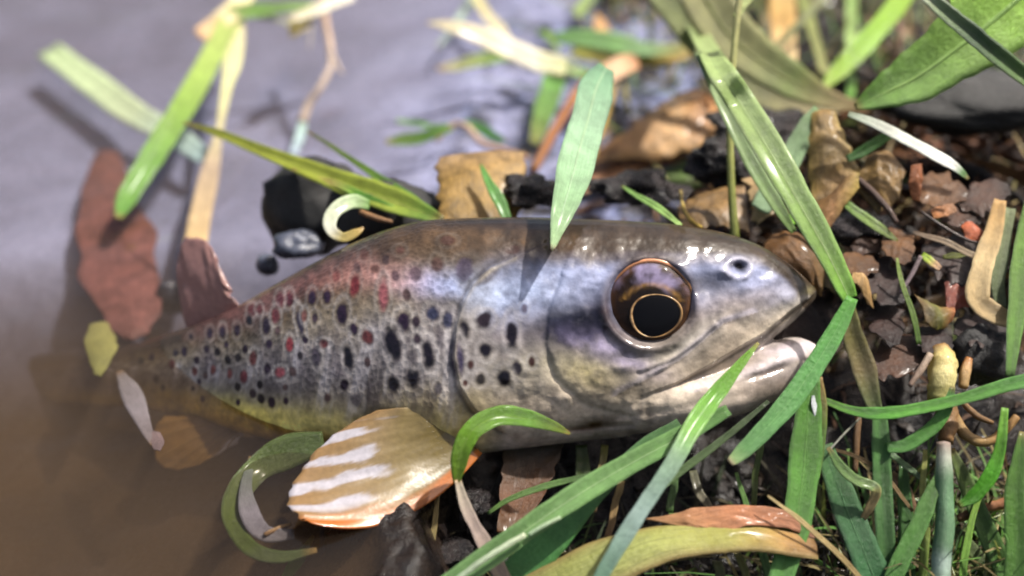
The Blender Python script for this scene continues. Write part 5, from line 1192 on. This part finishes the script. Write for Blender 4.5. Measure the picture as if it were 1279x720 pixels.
db('thin straw blade slanting across the foot of the broad upright blade', [(960, 620, 'z150', 3), (1000, 650, 'z152', 6), (1044, 690, 'z150', 7), (1080, 730, 'z146', 6)], [(0, (170, 150, 100)), (1, (140, 120, 76))])
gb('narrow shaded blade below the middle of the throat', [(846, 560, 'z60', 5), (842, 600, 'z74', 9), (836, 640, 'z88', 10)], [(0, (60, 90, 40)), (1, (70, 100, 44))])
gb('thin green blade cutting across below the curled green leaf', [(610, 640, 'z110', 4), (640, 622, 'z112', 7), (690, 604, 'z108', 8), (742, 592, 'z98', 5)], [(0, (96, 130, 60)), (1, (70, 100, 50))])
stem('grass_stalk', 'thin brown stalk leaning right behind the vivid yellow green blade', 'grass stem', [(1082, 20, 'g120', 5), (1108, 62, 'g80', 6), (1136, 104, 'g30', 6)], [(0, (130, 100, 70)), (1, (96, 72, 54))])
stem('grass_stalk', 'pale reddish stalk leaning left of the widest green leaf', 'grass stem', [(1112, -10, 'g160', 6), (1124, 40, 'g110', 7), (1116, 92, 'g50', 6)], [(0, (160, 124, 100)), (1, (120, 90, 70))])
gb('small bright green blade tip at the top edge near the corner', [(1186, -14, 'z-90', 10), (1196, 12, 'z-84', 14), (1190, 36, 'z-80', 6)], [(0, (150, 196, 60)), (1, (160, 206, 70))])
gb('thin pale blade crossing behind the broad tan dead blade', [(940, 96, 'g60', 4), (966, 62, 'g90', 8), (1002, 26, 'g120', 9), (1040, -16, 'g150', 8)], [(0, (150, 150, 100)), (1, (170, 176, 130))])
db('grey straw blade lying across the debris under the orange chip', [(1140, 290, 'z-20', 4), (1176, 300, 'z-12', 8), (1214, 318, 'z-6', 8), (1250, 330, 'z-4', 5)], [(0, (120, 100, 80)), (1, (150, 130, 100))])
gb('thin green blade rising out of the debris beside the rolled brown leaf', [(1148, 430, 'z30', 6), (1140, 392, 'z22', 7), (1126, 352, 'z10', 6), (1120, 322, 'z0', 3)], [(0, (80, 110, 44)), (1, (130, 150, 70))])
db('thin tan stalk blade bridging the hollow near the thin brown stalk', [(1040, 560, 'z70', 4), (1076, 574, 'z76', 6), (1110, 600, 'z80', 6), (1140, 640, 'z82', 4)], [(0, (150, 124, 80)), (1, (110, 90, 56))])

# --- beyond the frame of the photograph's picture, both sides
gb('green blade bending in from beyond the right of the debris', [(1262, 470, 'z70', 10), (1268, 400, 'z40', 20), (1276, 330, 'z10', 24), (1290, 250, 'z-20', 20)], [(0, (90, 130, 56)), (1, (110, 146, 60))], fold=0.2)
gb('tall green blade at the extreme bottom right', [(1262, 760, 'z120', 26), (1270, 690, 'z112', 28), (1268, 610, 'z100', 24), (1278, 540, 'z90', 8)], [(0, (76, 116, 50)), (1, (96, 140, 56))], fold=0.2)

# --- litter and thatch: far too many small bits to count
def litter(name, n, area, size, palette, material, seed, lift=2.0, long=1.0):
    r = np.random.default_rng(seed)
    V, F, C = [], [], []
    for i in range(n):
        for _ in range(20):
            x, y = r.uniform(area[0], area[1]), r.uniform(area[2], area[3])
            h = float(ground_h(x, y, False))
            if h > 2 or area[4]:
                break
        s = size * r.lognormal(0, 0.5)
        a, tl = r.uniform(0, 6.283), r.uniform(-0.6, 0.6)
        d = np.array([math.cos(a), math.sin(a), tl]); e = np.array([-math.sin(a), math.cos(a), r.uniform(-.5, .5)]); u = np.cross(d, e)
        l, wd, th = s * long * r.uniform(0.7, 1.6), s * r.uniform(0.25, 0.6) / max(1.0, long * 0.6), max(0.5, s * 0.04)
        c = np.array([x, y, h + lift + r.uniform(0, lift)])
        sh = [(-1, -.5), (-.3, -.9), (.6, -.7), (1, .1), (.4, .8), (-.6, .7)]
        b0 = len(V)
        for sg in (1, -1):
            for (p, q) in sh:
                V.append(c + d * p * l * r.uniform(.7, 1.1) + e * q * wd * r.uniform(.7, 1.1) + u * (sg * th + 0.25 * l * (0.5 - p * p)))
        k = len(sh)
        F.append(list(range(b0, b0 + k))); F.append(list(range(b0 + 2 * k - 1, b0 + k - 1, -1)))
        for j in range(k):
            F.append([b0 + (j + 1) % k, b0 + j, b0 + k + j, b0 + k + (j + 1) % k])
        cc = lin(palette[r.integers(len(palette))]) * r.uniform(0.6, 1.3)
        C += [cc] * (2 * k)
    V = np.array(V)
    o = mesh_obj(name, V, F, material, None, np.array(C), V * 0.05, smooth=False, origin=V[0])
    o['kind'] = 'stuff'
    return o
DARKP = [(62, 38, 24), (40, 28, 22), (80, 48, 26), (96, 60, 32), (30, 22, 20), (66, 50, 30), (110, 76, 46)]
litter('leaf_litter', 160, (330, 950, -120, 700, False), 10, DARKP, M_ROT, 3, 3.0)
litter('matted_dead_grass', 3800, (300, 950, -140, 760, False), 6.5, DARKP + [(60, 44, 36), (48, 34, 28), (36, 26, 24)], M_ROT, 13, 4.5, 5.0)
litter('leaf_litter', 200, (-60, 420, 40, 420, False), 9, DARKP + [(110, 84, 50)], M_ROT, 5, 3.0)
litter('leaf_litter', 260, (100, 900, 400, 1500, False), 20, DARKP + [(130, 100, 66), (80, 90, 50)], M_ROT, 6, 3.0)
litter('leaf_litter', 500, (-80, 760, -420, -20, True), 8.0, [(36, 26, 20), (24, 20, 18), (50, 36, 24), (44, 40, 26)], M_ROT, 8, 2.0)  # darker bits carry the hollow's shade in their colour

def thatch(name, n, area, hmax, palette, seed, material):
    r = np.random.default_rng(seed)
    V, F, C, ST = [], [], [], []
    for i in range(n):
        x, y = r.uniform(area[0], area[1]), r.uniform(area[2], area[3])
        h = float(ground_h(x, y, False))
        ln = hmax * r.uniform(0.5, 1.2); a = r.uniform(0, 6.283); lean = r.uniform(0.2, 1.4); wd = r.uniform(1.6, 4.5)
        hd = np.array([math.cos(a), math.sin(a), 0])
        c = []
        for t in np.linspace(0, 1, 6):
            c.append(np.array([x, y, h - 4]) + hd * ln * lean * t + np.array([0, 0, 1]) * ln * (t - 0.55 * lean * t * t) * 0.8)
        c = np.array(c); sd = np.cross(hd, [0, 0, 1]); 
        cc = lin(palette[r.integers(len(palette))]) * r.uniform(0.6, 1.2)
        b0 = len(V)
        for j, p in enumerate(c):
            w_ = wd * (1 - 0.75 * j / 5)
            V += [p - sd * w_, p + np.array([0, 0, 0.35 * w_]), p + sd * w_]
            C += [cc] * 3; ST += [[j * 1.5, -.4, i], [j * 1.5, 0, i], [j * 1.5, .4, i]]
        for j in range(5):
            q = b0 + j * 3
            F += [[q, q + 1, q + 4, q + 3], [q + 1, q + 2, q + 5, q + 4]]
    V = np.array(V)
    o = mesh_obj(name, V, F, material, None, np.array(C), np.array(ST), origin=V[0])
    o['kind'] = 'stuff'
thatch('dead_grass_thatch', 420, (-60, 800, -420, -90), 110, [(36, 32, 18), (50, 40, 24), (36, 50, 20), (60, 54, 34), (30, 25, 20)], 4, M_DRY)  # dark palette paints the shade between the lower stems
thatch('dead_grass_thatch', 160, (250, 900, 500, 1700), 150, [(110, 100, 60), (90, 110, 56), (130, 112, 76), (84, 70, 50)], 9, M_DRY)

thatch('fine_grass', 560, (400, 860, -420, -110), 200, [(80, 124, 50), (96, 140, 56), (66, 108, 44), (110, 120, 60), (150, 136, 90), (96, 84, 50)], 21, M_GRASS)
thatch('fine_grass', 260, (-20, 430, -400, -150), 85, [(70, 104, 44), (90, 110, 50), (120, 110, 66), (76, 64, 40)], 22, M_GRASS)
thatch('fine_grass', 260, (330, 950, 30, 700), 80, [(110, 130, 60), (150, 130, 84), (120, 90, 50), (170, 150, 100)], 23, M_DRY)
thatch('fine_grass', 420, (150, 1250, 620, 1900), 250, [(110, 140, 64), (90, 126, 56), (160, 150, 96), (130, 116, 72), (176, 160, 110)], 24, M_GRASS)

thatch('matted_dead_grass', 900, (360, 900, -140, 420), 46, [(62, 40, 24), (84, 54, 30), (40, 28, 20), (104, 72, 42), (50, 40, 24), (30, 22, 18)], 31, M_DRY)
thatch('matted_dead_grass', 420, (330, 820, -300, -60), 70, [(50, 36, 22), (66, 50, 28), (36, 44, 20), (30, 24, 18), (84, 66, 40)], 32, M_DRY)
thatch('matted_dead_grass', 300, (60, 420, 60, 330), 46, [(62, 44, 28), (84, 62, 36), (40, 30, 22), (96, 84, 50)], 33, M_DRY)

for o in bpy.data.objects:
    if '_org' in o:
        del o['_org']
